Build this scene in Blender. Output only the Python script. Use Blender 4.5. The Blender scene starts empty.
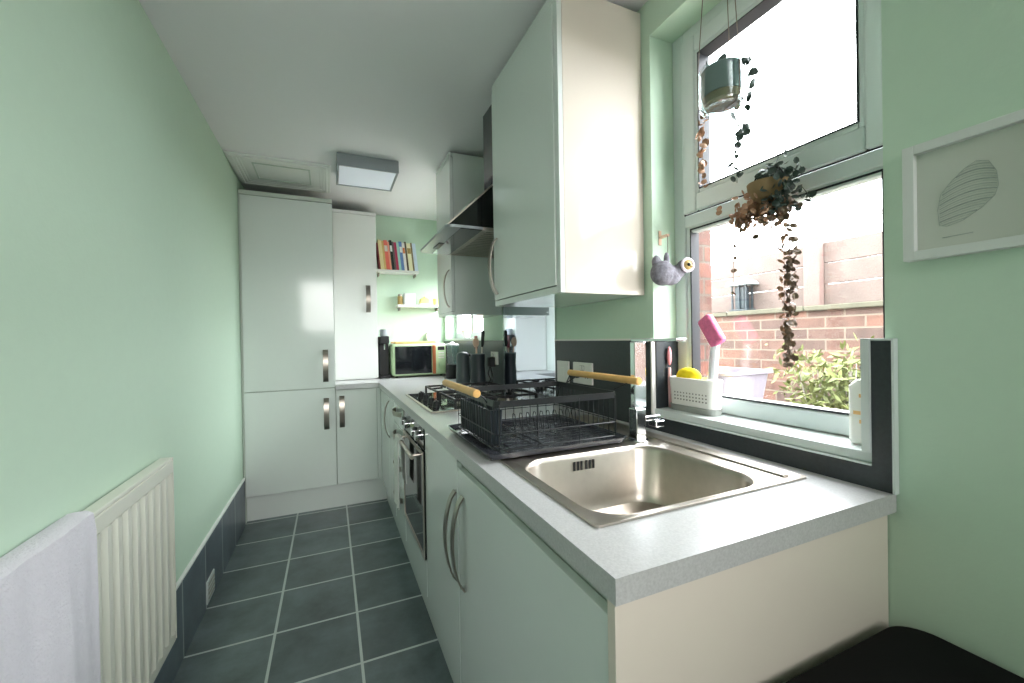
import bpy, bmesh, math, random
from mathutils import Vector, Matrix
random.seed(7)
C = bpy.context.scene.collection
PI = math.pi

# ------------------------------------------------------------------ materials
def srgb(r, g, b):
    f = lambda c: (c/255/12.92) if c/255 <= .04045 else ((c/255+.055)/1.055)**2.4
    return (f(r), f(g), f(b), 1)

def mat(name, col, rough=.5, metal=0, noise=0, nscale=30, bump=0, bscale=60, spec=.5, coat=0, emit=None, estr=0, trans=0, ior=1.45, alpha=1):
    m = bpy.data.materials.new(name); m.use_nodes = True
    nt = m.node_tree; b = nt.nodes['Principled BSDF']
    b.inputs['Base Color'].default_value = col
    b.inputs['Roughness'].default_value = rough
    b.inputs['Metallic'].default_value = metal
    b.inputs['Specular IOR Level'].default_value = spec
    b.inputs['Coat Weight'].default_value = coat
    b.inputs['Coat Roughness'].default_value = .05
    b.inputs['Transmission Weight'].default_value = trans
    b.inputs['IOR'].default_value = ior
    if emit:
        b.inputs['Emission Color'].default_value = emit
        b.inputs['Emission Strength'].default_value = estr
    tc = nt.nodes.new('ShaderNodeTexCoord')
    n = nt.nodes.new('ShaderNodeTexNoise'); n.inputs['Scale'].default_value = nscale; n.inputs['Detail'].default_value = 5
    nt.links.new(tc.outputs['Object'], n.inputs['Vector'])
    mx = nt.nodes.new('ShaderNodeMix'); mx.data_type = 'RGBA'
    k = noise
    mx.inputs[6].default_value = [c*(1-k) for c in col[:3]]+[1]
    mx.inputs[7].default_value = [min(1, c*(1+k)) for c in col[:3]]+[1]
    nt.links.new(n.outputs['Fac'], mx.inputs[0]); nt.links.new(mx.outputs[2], b.inputs['Base Color'])
    if bump:
        n2 = nt.nodes.new('ShaderNodeTexNoise'); n2.inputs['Scale'].default_value = bscale; n2.inputs['Detail'].default_value = 4
        nt.links.new(tc.outputs['Object'], n2.inputs['Vector'])
        bp = nt.nodes.new('ShaderNodeBump'); bp.inputs['Strength'].default_value = bump; bp.inputs['Distance'].default_value = .003
        nt.links.new(n2.outputs['Fac'], bp.inputs['Height']); nt.links.new(bp.outputs['Normal'], b.inputs['Normal'])
    return m

def thin_glass(name, tint=(1, 1, 1, 1), gloss=.04, rough=0):
    m = bpy.data.materials.new(name); m.use_nodes = True; nt = m.node_tree
    nt.nodes.remove(nt.nodes['Principled BSDF']); out = nt.nodes['Material Output']
    t = nt.nodes.new('ShaderNodeBsdfTransparent'); t.inputs[0].default_value = tint
    g = nt.nodes.new('ShaderNodeBsdfGlossy'); g.inputs['Roughness'].default_value = rough
    lw = nt.nodes.new('ShaderNodeLayerWeight'); lw.inputs[0].default_value = .5
    fr = nt.nodes.new('ShaderNodeMath'); fr.operation = 'POWER'; fr.inputs[1].default_value = 5; nt.links.new(lw.outputs['Facing'], fr.inputs[0])
    ad = nt.nodes.new('ShaderNodeMath'); ad.operation = 'ADD'; ad.inputs[1].default_value = gloss; ad.use_clamp = True
    mx = nt.nodes.new('ShaderNodeMixShader')
    nt.links.new(fr.outputs[0], ad.inputs[0]); nt.links.new(ad.outputs[0], mx.inputs[0])
    nt.links.new(t.outputs[0], mx.inputs[1]); nt.links.new(g.outputs[0], mx.inputs[2]); nt.links.new(mx.outputs[0], out.inputs[0])
    return m

def brick_mat(name, axes, bw, rh, mortar, c1, c2, cm, loc=(0, 0), offset=.5, rough=.6, nmix=.35, nscale=6, bump=.3, smooth=.1):
    m = bpy.data.materials.new(name); m.use_nodes = True; nt = m.node_tree; b = nt.nodes['Principled BSDF']
    b.inputs['Roughness'].default_value = rough
    g = nt.nodes.new('ShaderNodeNewGeometry'); sp = nt.nodes.new('ShaderNodeSeparateXYZ'); cb = nt.nodes.new('ShaderNodeCombineXYZ')
    nt.links.new(g.outputs['Position'], sp.inputs[0])
    for i, a in enumerate(axes):
        ad = nt.nodes.new('ShaderNodeMath'); ad.operation = 'SUBTRACT'; ad.inputs[1].default_value = loc[i]
        nt.links.new(sp.outputs['XYZ'.index(a)], ad.inputs[0]); nt.links.new(ad.outputs[0], cb.inputs[i])
    br = nt.nodes.new('ShaderNodeTexBrick'); br.offset = offset
    br.inputs['Scale'].default_value = 1; br.inputs['Mortar Size'].default_value = mortar; br.inputs['Mortar Smooth'].default_value = smooth
    br.inputs['Brick Width'].default_value = bw; br.inputs['Row Height'].default_value = rh
    br.inputs['Color1'].default_value = c1; br.inputs['Color2'].default_value = c2; br.inputs['Mortar'].default_value = cm
    nt.links.new(cb.outputs[0], br.inputs['Vector'])
    n = nt.nodes.new('ShaderNodeTexNoise'); n.inputs['Scale'].default_value = nscale; n.inputs['Detail'].default_value = 8; n.inputs['Roughness'].default_value = .65
    nt.links.new(g.outputs['Position'], n.inputs['Vector'])
    mr = nt.nodes.new('ShaderNodeMapRange'); mr.inputs[1].default_value = .25; mr.inputs[2].default_value = .75
    mr.inputs[3].default_value = 1-nmix; mr.inputs[4].default_value = 1+nmix
    nt.links.new(n.outputs['Fac'], mr.inputs[0])
    vm = nt.nodes.new('ShaderNodeVectorMath'); vm.operation = 'SCALE'
    nt.links.new(br.outputs['Color'], vm.inputs[0]); nt.links.new(mr.outputs[0], vm.inputs['Scale'])
    mx = nt.nodes.new('ShaderNodeMix'); mx.data_type = 'RGBA'
    nt.links.new(br.outputs['Fac'], mx.inputs[0]); nt.links.new(vm.outputs[0], mx.inputs[6]); mx.inputs[7].default_value = cm
    nt.links.new(mx.outputs[2], b.inputs['Base Color'])
    bp = nt.nodes.new('ShaderNodeBump'); bp.inputs['Strength'].default_value = bump; bp.inputs['Distance'].default_value = .004; bp.invert = True
    nt.links.new(br.outputs['Fac'], bp.inputs['Height']); nt.links.new(bp.outputs['Normal'], b.inputs['Normal'])
    return m

M = {}
M['wall'] = mat('mint_wall_paint', srgb(203, 226, 205), .75, noise=.02, bump=.15, bscale=90)
M['ceil'] = mat('white_ceiling_paint', srgb(244, 241, 244), .8, noise=.01)
M['white'] = mat('white_gloss_paint', srgb(236, 238, 234), .35, noise=.01)
M['upvc'] = mat('white_upvc', srgb(214, 222, 220), .3, noise=.01)
M['door'] = mat('pale_mint_gloss_laminate', srgb(226, 232, 228), .12, noise=.01, spec=.5, coat=.3)
M['cream'] = mat('cream_gloss_laminate', srgb(226, 216, 204), .10, noise=.01, spec=.35)
M['carc'] = mat('grey_white_board', srgb(205, 214, 204), .4, noise=.02)
M['wtop'] = mat('pale_grey_speckled_laminate', srgb(190, 190, 190), .30, noise=.25, nscale=260, spec=.6)
M['wedge'] = M['wtop']
M['slate'] = mat('dark_slate_laminate', srgb(46, 52, 55), .34, noise=.35, nscale=120, spec=.5)
M['steel'] = mat('brushed_steel', srgb(196, 188, 178), .34, 1, noise=.1, nscale=40, bump=.05, bscale=200)
M['chrome'] = mat('chrome', srgb(226, 228, 230), .12, 1, noise=.02)
M['nickel'] = mat('brushed_nickel', srgb(158, 152, 143), .32, 1, noise=.05)
M['black'] = mat('matt_black', srgb(24, 26, 27), .45, noise=.1)
M['gblack'] = mat('gloss_black', srgb(14, 16, 17), .08, noise=.05, coat=.5)
M['wireblk'] = mat('black_coated_wire', srgb(30, 32, 34), .35, noise=.1)
M['iron'] = mat('cast_iron_black', srgb(20, 21, 22), .5, noise=.15, bump=.2)
M['slategrey'] = mat('slate_grey_ceramic', srgb(74, 84, 86), .4, noise=.05)
M['charcoal'] = mat('charcoal_ceramic', srgb(42, 50, 55), .4, noise=.05)
M['bamboo'] = mat('bamboo', srgb(222, 176, 108), .4, noise=.2, nscale=22)
M['board'] = mat('orange_beech', srgb(236, 190, 128), .45, noise=.12, nscale=14)
M['rad'] = mat('cream_radiator_enamel', srgb(226, 226, 214), .35, noise=.01)
M['mirror'] = mat('mirror_glass', srgb(205, 212, 222), .02, 1, noise=.0)
M['floor'] = brick_mat('slate_floor_tile', 'XY', .333, .333, .0055, srgb(86, 98, 101), srgb(108, 121, 124), srgb(196, 204, 202), loc=(-.241, 2.055), offset=0, rough=.34, nmix=.5, nscale=4, bump=.3)
M['skirt'] = brick_mat('slate_skirting_tile', 'YZ', .333, .6, .0055, srgb(86, 98, 108), srgb(104, 116, 126), srgb(178, 188, 188), loc=(2.055, -.1), offset=0, rough=.34, nmix=.5, nscale=4, bump=.3)
M['brick'] = brick_mat('old_red_brick', 'YZ', .225, .075, .006, srgb(104, 74, 62), srgb(80, 64, 58), srgb(112, 102, 90), loc=(.1, .02), rough=.9, nmix=.35, nscale=9, smooth=.3)
M['brick2'] = brick_mat('house_red_brick', 'XZ', .225, .075, .006, srgb(92, 56, 44), srgb(66, 44, 38), srgb(70, 62, 54), loc=(.0, .02), rough=.9, nmix=.4, nscale=9, smooth=.3)
M['stone'] = mat('mossy_coping_stone', srgb(86, 84, 70), .9, noise=.4, nscale=12, bump=.6)
M['fence'] = mat('weathered_fence_board', srgb(98, 86, 80), .85, noise=.3, nscale=9, bump=.5)
M['post'] = mat('weathered_post', srgb(112, 92, 86), .85, noise=.25, nscale=9, bump=.4)
M['ground'] = mat('light_bounce_paving', srgb(196, 192, 184), .95, noise=.2, nscale=5)  # pale grey paving, made light to bounce daylight onto the ceiling
M['leafg'] = mat('yellow_green_leaf', srgb(104, 112, 62), .6, noise=.35, nscale=8)
M['vine'] = mat('purple_brown_leaf', srgb(112, 92, 74), .5, noise=.6, nscale=40)
M['vine2'] = mat('copper_leaf', srgb(158, 122, 94), .5, noise=.5, nscale=40)
M['vine3'] = mat('dark_green_leaf', srgb(62, 76, 70), .5, noise=.5, nscale=40)
M['bark'] = mat('glare_faded_bark', srgb(170, 162, 158), .9, noise=.2)  # brown bark lightened, sky glare washing out the branches is in the colour
M['towel'] = mat('lavender_white_terry', srgb(226, 222, 230), .95, noise=.05, nscale=60, bump=1, bscale=170)
M['tea'] = mat('white_cotton', srgb(225, 226, 222), .9, noise=.08, nscale=50, bump=.3)
M['glass'] = thin_glass('window_glass', (.99, .995, .99, 1), .04)
M['jar'] = thin_glass('jar_glass', (.86, .92, .92, 1), .10)
M['hoodglass'] = thin_glass('grey_hood_glass', (.45, .47, .47, 1), .12, .05)
M['rubber'] = mat('black_gasket', srgb(30, 32, 36), .6)
M['plastic'] = mat('white_plastic', srgb(234, 232, 226), .35, noise=.02)
M['clearp'] = mat('frosted_plastic', srgb(232, 232, 236), .35, noise=.03)
M['yellow'] = mat('yellow_sponge', srgb(250, 218, 30), .85, noise=.15, nscale=60, bump=.6)
M['pink'] = mat('pink_bristles', srgb(226, 116, 156), .7, noise=.3, nscale=80, bump=.8, bscale=200)
M['palepink'] = mat('pale_pink_plastic', srgb(238, 190, 190), .4)
M['felt'] = mat('grey_lilac_felt', srgb(120, 118, 126), .95, noise=.8, nscale=70, bump=1, bscale=120)
M['felt2'] = mat('pale_lilac_felt', srgb(214, 202, 214), .95, noise=.15, nscale=45, bump=.8, bscale=120)
M['ochre'] = mat('ochre_felt', srgb(176, 150, 96), .9, noise=.3, nscale=90)
M['mwgreen'] = mat('mint_enamel', srgb(196, 222, 178), .3, noise=.01)
M['copper'] = mat('copper', srgb(214, 128, 86), .3, .7, noise=.05)
M['mwglass'] = mat('black_oven_glass', srgb(24, 27, 30), .06, coat=.6)
M['paper'] = mat('ivory_paper', srgb(206, 210, 200), .8, noise=.02)
M['ink'] = mat('grey_ink', srgb(166, 174, 168), .8, noise=.2, nscale=150)
M['framew'] = mat('white_frame_wood', srgb(222, 226, 222), .4)
M['concrete'] = mat('grey_terracotta_planter', srgb(128, 138, 138), .8, noise=.15)
M['terra'] = mat('terracotta', srgb(140, 118, 84), .8, noise=.2)
M['twine'] = mat('grey_twine', srgb(120, 110, 98), .9)
M['tub'] = mat('pale_lilac_plastic', srgb(118, 113, 122), .5, noise=.05)
M['lampmetal'] = mat('satin_grey_metal', srgb(150, 156, 160), .35, .6)
M['diffuser'] = mat('opal_diffuser', srgb(214, 220, 230), .4, emit=(.86, .92, 1, 1), estr=.08)
M['screen'] = mat('dark_display', srgb(60, 74, 40), .3, emit=(.5, .7, .3, 1), estr=.05)
M['binb'] = mat('black_soft_plastic', srgb(13, 15, 16), .85, noise=.2, spec=.2)
M['red'] = mat('maroon_plastic', srgb(150, 60, 66), .4)
M['wood'] = mat('pale_wood', srgb(232, 196, 170), .6, noise=.1)
M['cableb'] = mat('black_cable', srgb(18, 18, 18), .5)

# ------------------------------------------------------------------ mesh builder
class MB:
    def __init__(s): s.bm = bmesh.new()
    def box(s, x0, x1, y0, y1, z0, z1, bev=0, rot=None, seg=2):
        b = bmesh.new(); bmesh.ops.create_cube(b, size=1)
        for v in b.verts: v.co = Vector(((v.co.x+.5)*(x1-x0)+x0, (v.co.y+.5)*(y1-y0)+y0, (v.co.z+.5)*(z1-z0)+z0))
        if bev: bmesh.ops.bevel(b, geom=b.edges[:], offset=bev, segments=seg, affect='EDGES', profile=.5)
        return s._add(b, rot)
    def _add(s, b, mtx=None):
        if mtx is not None: bmesh.ops.transform(b, matrix=mtx, verts=b.verts[:])
        me = bpy.data.meshes.new('t'); b.to_mesh(me); s.bm.from_mesh(me); bpy.data.meshes.remove(me); b.free(); return s
    def cyl(s, c, r, h, axis='z', seg=24, r2=None, bev=0):
        b = bmesh.new(); bmesh.ops.create_cone(b, cap_ends=True, segments=seg, radius1=r, radius2=r if r2 is None else r2, depth=h)
        if bev: bmesh.ops.bevel(b, geom=[e for e in b.edges if abs(e.verts[0].co.z-e.verts[1].co.z) < 1e-6], offset=bev, segments=2, affect='EDGES')
        m = {'z': Matrix.Identity(4), 'x': Matrix.Rotation(PI/2, 4, 'Y'), 'y': Matrix.Rotation(-PI/2, 4, 'X')}[axis]
        return s._add(b, Matrix.Translation(c) @ m)
    def sph(s, c, r, sc=(1, 1, 1), seg=16, mtx=None):
        b = bmesh.new(); bmesh.ops.create_uvsphere(b, u_segments=seg, v_segments=seg//2+2, radius=r)
        m = Matrix.Translation(c) @ (mtx or Matrix.Identity(4)) @ Matrix.Diagonal((*sc, 1))
        return s._add(b, m)
    def tube(s, pts, r, seg=8, closed=False, flat=None):
        """swept tube; r scalar or list; flat=(w,h,up) sweeps a rectangle"""
        pts = [Vector(p) for p in pts]; n = len(pts); rings = []
        ref = Vector(flat[2]) if flat else None; prev = None
        for i, p in enumerate(pts):
            if closed: t = pts[(i+1) % n]-pts[i-1]
            else: t = pts[min(i+1, n-1)]-pts[max(i-1, 0)]
            t.normalize()
            if flat: a = ref.cross(t).normalized(); b2 = t.cross(a).normalized()
            else:
                if prev is None:
                    u = Vector((0, 0, 1)) if abs(t.z) < .9 else Vector((1, 0, 0)); a = u.cross(t).normalized()
                else: a = (prev-t*prev.dot(t)).normalized()
                prev = a; b2 = t.cross(a).normalized()
            if flat:
                w, h = flat[0]/2, flat[1]/2
                ring = [s.bm.verts.new(p+a*x*w+b2*y*h) for x, y in ((-1, -1), (1, -1), (1, 1), (-1, 1))]
            else:
                rr = r[i] if isinstance(r, (list, tuple)) else r
                ring = [s.bm.verts.new(p+(a*math.cos(2*PI*k/seg)+b2*math.sin(2*PI*k/seg))*rr) for k in range(seg)]
            rings.append(ring)
        k = len(rings[0])
        for i in range(n if closed else n-1):
            A, B = rings[i], rings[(i+1) % n]
            for j in range(k): s.bm.faces.new((A[j], A[(j+1) % k], B[(j+1) % k], B[j]))
        if not closed: s.bm.faces.new(rings[0][::-1]); s.bm.faces.new(rings[-1])
        return s
    def lathe(s, c, prof, seg=28):
        rings = []
        for r, z in prof:
            rings.append([s.bm.verts.new((c[0]+r*math.cos(2*PI*k/seg), c[1]+r*math.sin(2*PI*k/seg), c[2]+z)) for k in range(seg)])
        for A, B in zip(rings, rings[1:]):
            for j in range(seg): s.bm.faces.new((A[j], A[(j+1) % seg], B[(j+1) % seg], B[j]))
        s.bm.faces.new(rings[0][::-1]); s.bm.faces.new(rings[-1]); return s
    def prism(s, poly, axis, a, b):
        def P(p, t): return {'x': (t, p[0], p[1]), 'y': (p[0], t, p[1]), 'z': (p[0], p[1], t)}[axis]
        A = [s.bm.verts.new(P(p, a)) for p in poly]; B = [s.bm.verts.new(P(p, b)) for p in poly]; n = len(poly)
        s.bm.faces.new(A[::-1]); s.bm.faces.new(B)
        for i in range(n): s.bm.faces.new((A[i], A[(i+1) % n], B[(i+1) % n], B[i]))
        return s
    def loops(s, rings, cap0=False, cap1=False, ):
        R = [[s.bm.verts.new(p) for p in r] for r in rings]; n = len(R[0])
        for A, B in zip(R, R[1:]):
            for j in range(n): s.bm.faces.new((A[j], A[(j+1) % n], B[(j+1) % n], B[j]))
        if cap0: s.bm.faces.new(R[0][::-1])
        if cap1: s.bm.faces.new(R[-1])
        return s
    def face(s, pts): s.bm.faces.new([s.bm.verts.new(p) for p in pts]); return s
    def build(s, name, m, parent=None, smooth=False, bevel=0, origin=None):
        bmesh.ops.recalc_face_normals(s.bm, faces=s.bm.faces[:])
        vs = [v.co for v in s.bm.verts]
        if parent is not None: o0 = WL[parent.name]
        elif origin: o0 = Vector(origin)
        else:
            lo = [min(v[i] for v in vs) for i in range(3)]; hi = [max(v[i] for v in vs) for i in range(3)]
            o0 = Vector(((lo[0]+hi[0])/2, (lo[1]+hi[1])/2, lo[2]))
        if parent is None or True: bmesh.ops.translate(s.bm, vec=-o0, verts=s.bm.verts[:])
        me = bpy.data.meshes.new(name); s.bm.to_mesh(me); s.bm.free()
        o = bpy.data.objects.new(name, me); C.objects.link(o); me.materials.append(m)
        if parent is not None: o.parent = parent; o.location = (0, 0, 0)
        else: o.location = o0
        WL[o.name] = o0
        if smooth:
            for p in me.polygons: p.use_smooth = True
            try: me.set_sharp_from_angle(angle=math.radians(35))
            except Exception: pass
        if bevel:
            bv = o.modifiers.new('b', 'BEVEL'); bv.width = bevel; bv.segments = 2; bv.limit_method = 'ANGLE'; bv.angle_limit = math.radians(40)
        return o
WL = {}
def thing(name, label, cat, loc, group=None):
    o = bpy.data.objects.new(name, None); o.empty_display_size = .05; C.objects.link(o); o.location = loc; WL[o.name] = Vector(loc)
    o['label'] = label; o['category'] = cat
    if group: o['group'] = group
    return o
def tag(o, label, cat, group=None, kind=None):
    o['label'] = label; o['category'] = cat
    if group: o['group'] = group
    if kind: o['kind'] = kind
    return o
def struct(name, mb, m, parent=None, **k):
    o = mb.build(name, m, parent, **k)
    if parent is None: o['kind'] = 'structure'
    return o
def rrect(x0, x1, y0, y1, r, z, n=6):
    P = []
    for cx, cy, a0 in ((x1-r, y1-r, 0), (x0+r, y1-r, PI/2), (x0+r, y0+r, PI), (x1-r, y0+r, 3*PI/2)):
        for i in range(n+1):
            a = a0+PI/2*i/n; P.append((cx+r*math.cos(a), cy+r*math.sin(a), z))
    return P

# ------------------------------------------------------------------ room numbers
xL, xR, xW = -.571, 1.0255, .3395
yB, zC, H, yE, yT = 3.98, 2.42, .938, .4466, 3.381
yR = -2.6
W1 = (.463, 1.115, 1.0, 2.295)
W2 = (2.86, 3.93, 1.265, 1.92)

# ------------------------------------------------------------------ shell
struct('floor', MB().box(xL-.1, xR+.1, yR-.1, yB+.1, -.1, 0), M['floor'])
struct('ceiling', MB().box(xL-.12, 1.168, yR-.1, yB+.1, zC, zC+.12), M['ceil'])
struct('wall_left', MB().box(xL-.12, xL, yR-.1, yB+.1, 0, zC), M['wall'])
struct('wall_back', MB().box(xL, xR, yB, yB+.1, 0, zC), M['wall'])
def wall_with_windows(x0, x1, W1=W1, W2=W2):
    m = MB()
    ys = [yR-.1, W1[0], W1[1], W2[0], W2[1], yB+.1]
    for a, b in ((ys[0], ys[1]), (ys[2], ys[3]), (ys[4], ys[5])): m.box(x0, x1, a, b, 0, zC)
    for w in (W1, W2):
        m.box(x0, x1, w[0], w[1], 0, w[2]); m.box(x0, x1, w[0], w[1], w[3], zC)
    return m
struct('wall_right', wall_with_windows(xR, 1.168), M['wall'])
struct('wall_outside', wall_with_windows(1.168, 1.21, (.463, 1.25, .97, zC-.001), (2.80, 3.98, 1.25, zC-.001)), M['brick2'])
# wall behind the camera
struct('wall_rear', MB().box(xL, xR, yR-.1, yR, 0, zC), M['wall'])

# skirting tiles on the left wall
sk = struct('baseboard_left', MB().box(xL, xL+.010, yR, yT-.0, 0, .312), M['skirt'])
struct('trim_1', MB().box(xL, xL+.013, yR, yT, .312, .322), M['white'])
vent = thing('wall_vent', 'small silver vent plate set low in the dark tiled skirting', 'vent', (xL+.010, 2.44, .07))
MB().box(xL+.010, xL+.016, 2.385, 2.52, .018, .125, .002).build('plate', M['upvc'], vent)
ms = MB()
for i in range(4): ms.box(xL+.016, xL+.018, 2.40, 2.505, .035+i*.021, .042+i*.021)
ms.build('louvre', M['steel'], vent)

# ------------------------------------------------------------------ windows
def ring_frame(m, x0, x1, ya, yb, za, zb, w, wb=None):
    wb = w if wb is None else wb
    m.box(x0, x1, ya, ya+w, za, zb); m.box(x0, x1, yb-w, yb, za, zb)
    m.box(x0, x1, ya+w, yb-w, za, za+wb); m.box(x0, x1, ya+w, yb-w, zb-w, zb)
w1 = bpy.data.objects.new('window_1', None); C.objects.link(w1); w1['kind'] = 'structure'; WL['window_1'] = Vector((0, 0, 0))
m = MB(); ring_frame(m, 1.126, 1.166, W1[0]-.02, W1[1], W1[2]+.012, W1[3], .048)
m.box(1.126, 1.166, W1[0]+.028, W1[1]-.048, 1.628, 1.668)
m.build('window_frame', M['upvc'], w1, bevel=.004)
m = MB(); ring_frame(m, 1.132, 1.165, .490, 1.067, 1.058, 1.630, .020, .010); m.build('glazing_bead', M['upvc'], w1, bevel=.004)
m = MB(); ring_frame(m, 1.130, 1.166, .508, 1.050, 1.062, 1.622, .005); m.build('gasket', M['rubber'], w1)
MB().box(1.148, 1.154, .512, 1.046, 1.066, 1.618).build('pane', M['glass'], w1)
# opening top sash
m = MB(); ring_frame(m, 1.112, 1.160, .480, 1.064, 1.672, 2.252, .056); sa = m.build('opening_sash', M['upvc'], w1, bevel=.006)
m = MB(); ring_frame(m, 1.1245, 1.1275, .477, 1.067, 1.669, 2.255, .006); m.build('sash_seal', M['rubber'], w1)
m = MB(); ring_frame(m, 1.116, 1.163, .535, 1.009, 1.727, 2.197, .014); m.build('sash_bead', M['upvc'], w1, bevel=.004)
m = MB(); ring_frame(m, 1.114, 1.164, .548, .996, 1.740, 2.184, .0035); m.build('sash_gasket', M['rubber'], w1)
MB().box(1.148, 1.154, .551, .993, 1.743, 2.181).build('sash_pane', M['glass'], w1)
w2 = bpy.data.objects.new('window_2', None); C.objects.link(w2); w2['kind'] = 'structure'; WL['window_2'] = Vector((0, 0, 0))
m = MB(); ring_frame(m, 1.126, 1.166, W2[0], W2[1], W2[2]+.008, W2[3], .05); m.box(1.126, 1.166, 3.40, 3.46, W2[2]+.05, W2[3]-.05)
m.build('window_frame', M['upvc'], w2, bevel=.004)
MB().box(1.148, 1.154, W2[0]+.05, 3.40, W2[2]+.058, W2[3]-.05).box(1.148, 1.154, 3.46, W2[1]-.05, W2[2]+.058, W2[3]-.05).build('pane', M['glass'], w2)
# sills
struct('window_sill', MB().box(1.0255-.004, 1.166, W1[0], W1[1], W1[2]-.012, W1[2]+.010, .002), M['upvc'])
struct('window_sill', MB().box(1.0255-.004, 1.166, W2[0], W2[1], W2[2]-.012, W2[2]+.006, .002), M['upvc'])

# ------------------------------------------------------------------ worktop, upstands, splashback
# sink hole: sheet spans the hole edges
SX0, SX1, SY0, SY1 = .43, .86, .597, .965      # basin at the top
wt = MB()
hx0, hx1, hy0, hy1 = SX0-.012, SX1+.012, SY0-.012, SY1+.012
z0 = H-.037
wt.box(xW, hx0, yE, yB, z0, H); wt.box(hx1, xR-.002, yE, yB, z0, H)
wt.box(hx0, hx1, yE, hy0, z0, H); wt.box(hx0, hx1, hy1, yB, z0, H)
wt.box(.0305, xW, yT-.02, yB, z0, H)
bmesh.ops.remove_doubles(wt.bm, verts=wt.bm.verts[:], dist=1e-5)
tag(wt.build('worktop', M['wtop']), 'pale grey speckled laminate worktop running round the corner of the kitchen', 'worktop')
up = MB(); t = .012
up.box(xR-t, xR-.0005, 1.117, 1.784, H, 1.245)
tag(up.build('upstand', M['slate']), 'dark slate splash panel with sockets between mirror and window', 'splash panel')
ub = thing('window_upstand', 'dark slate upstand with pale trim edging the sill below the window', 'upstand', (xR-t, .8, H))
m = MB(); m.box(xR-t, xR-.0045, .482, 1.115, H, .985); m.box(xR-t, xR-.0005, .4465, .482, H, 1.242); m.build('panel', M['slate'], ub)
m = MB(); m.box(xR-t-.003, xR-.005, .482, 1.115, .985, .988); m.box(xR-t-.004, xR-.0005, .4425, .4465, H, 1.246); m.box(xR-t-.004, xR-.0005, .4465, .482, 1.242, 1.246)
m.box(xR-t-.006, xR+.0, .482, .497, 1.012, 1.246); m.build('edge_trim', M['upvc'], ub)
m = MB(); m.box(xR+.001, 1.125, 1.105, 1.1145, 1.0105, 1.245)
tag(m.build('reveal_panel', M['slate']), 'dark slate panel lining the left window reveal behind the tap', 'splash panel')
m = MB(); m.box(xR-t-.003, xR-.0005, 1.117, 1.784, 1.245, 1.252); m.box(xR-t-.003, xR+.003, 1.110, 1.117, .99, 1.25); m.box(xR+.003, 1.125, 1.104, 1.1145, 1.245, 1.250)
tag(m.build('tile_trim', M['plastic']), 'thin white trim edging the dark splash panel and reveal', 'trim')
m = MB(); m.box(xR-t, xR-.0005, 2.452, yB-.001, H, 1.25)
tag(m.build('upstand', M['slategrey']), 'grey splash panel beyond the mirror, behind the dark canisters', 'splash panel')
m = MB(); m.box(.376, xR-t-.001, yB-.012, yB-.0005, H, 1.04)
tag(m.build('upstand', M['slategrey']), 'low grey upstand on the end wall behind the microwave', 'upstand')
mirror = thing('mirror_splashback', 'mirrored splashback behind the hob, reflecting white cupboards', 'splashback', (xR-.006, 2.1, H))
MB().box(xR-.008, xR-.0005, 1.79, 2.446, H+.001, 1.70).build('glass', M['mirror'], mirror)
for yy in (1.7845, 2.4465): MB().box(xR-.0105, xR-.0005, yy, yy+.005, H+.001, 1.70).build('edge_trim', M['chrome'], mirror)

# ------------------------------------------------------------------ handles
def bow(p0, p1, out, w=.03, th=.006, d=.03):
    p0, p1, out = Vector(p0), Vector(p1), Vector(out).normalized()
    pts = []
    for i in range(15):
        u = i/14; pts.append(p0.lerp(p1, u)+out*(d*math.sin(PI*u)**.75+.0025))
    m = MB(); side = (p1-p0).cross(out).normalized()
    m.tube(pts, 0, flat=(th, w, side))
    return m
def strap(p0, p1, out, w=.03, th=.005, d=.03):
    p0, p1, out = Vector(p0), Vector(p1), Vector(out).normalized(); ax = (p1-p0).normalized(); side = ax.cross(out).normalized()
    m = MB(); pts = []
    for i in range(17):
        u = i/16; pts.append(p0.lerp(p1, u)+out*(d*min(1, math.sin(PI*u)**.6)+.003))
    R = []
    for i, p in enumerate(pts):
        tt = (pts[min(i+1, 16)]-pts[max(i-1, 0)]).normalized(); nn = side.cross(tt).normalized()
        R.append([p+side*(sx*w/2)+nn*(sz*th/2) for sx, sz in ((-1, -1), (1, -1), (1, 1), (-1, 1))])
    m.loops(R, True, True); return m

# ------------------------------------------------------------------ base cabinets, right run (fronts at x = xF)
xF, zd, zt = .352, .18, .895
OUTX = (-1, 0, 0)
def base_unit(name, label, y0, y1, cat='cabinet', group=None, z0=zd, z1=H-.038):
    t = thing(name, label, cat, (xF+.02, (y0+y1)/2, 0), group)
    return t
CH = H-.0385
# near sink cabinet
u = base_unit('sink_cabinet', 'pale mint gloss cabinet under the sink with a bow handle, nearest the camera', .461, 1.24)
m = MB()
m.box(xF+.021, .391, .4795, 1.239, zd, CH); m.box(xF+.021, xR-.002, .4795, .498, zd-.0, .76); m.box(.391, xR-.002, .50, 1.239, zd, zd+.018); m.box(.391, xR-.002, 1.221, 1.239, zd, .76); 
m.build('carcass', M['carc'], u)
MB().box(xF, xF+.018, .482, 1.237, zd+.005, zt-.03, .0015).build('door', M['door'], u)
MB().box(xF-.003, xR-.002, .461, .479, 0.0, CH, .001).build('end_panel', M['cream'], u)
strap((xF, 1.178, .518), (xF, 1.178, .795), OUTX, .026, d=.034).build('handle', M['nickel'], u, smooth=True)
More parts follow.
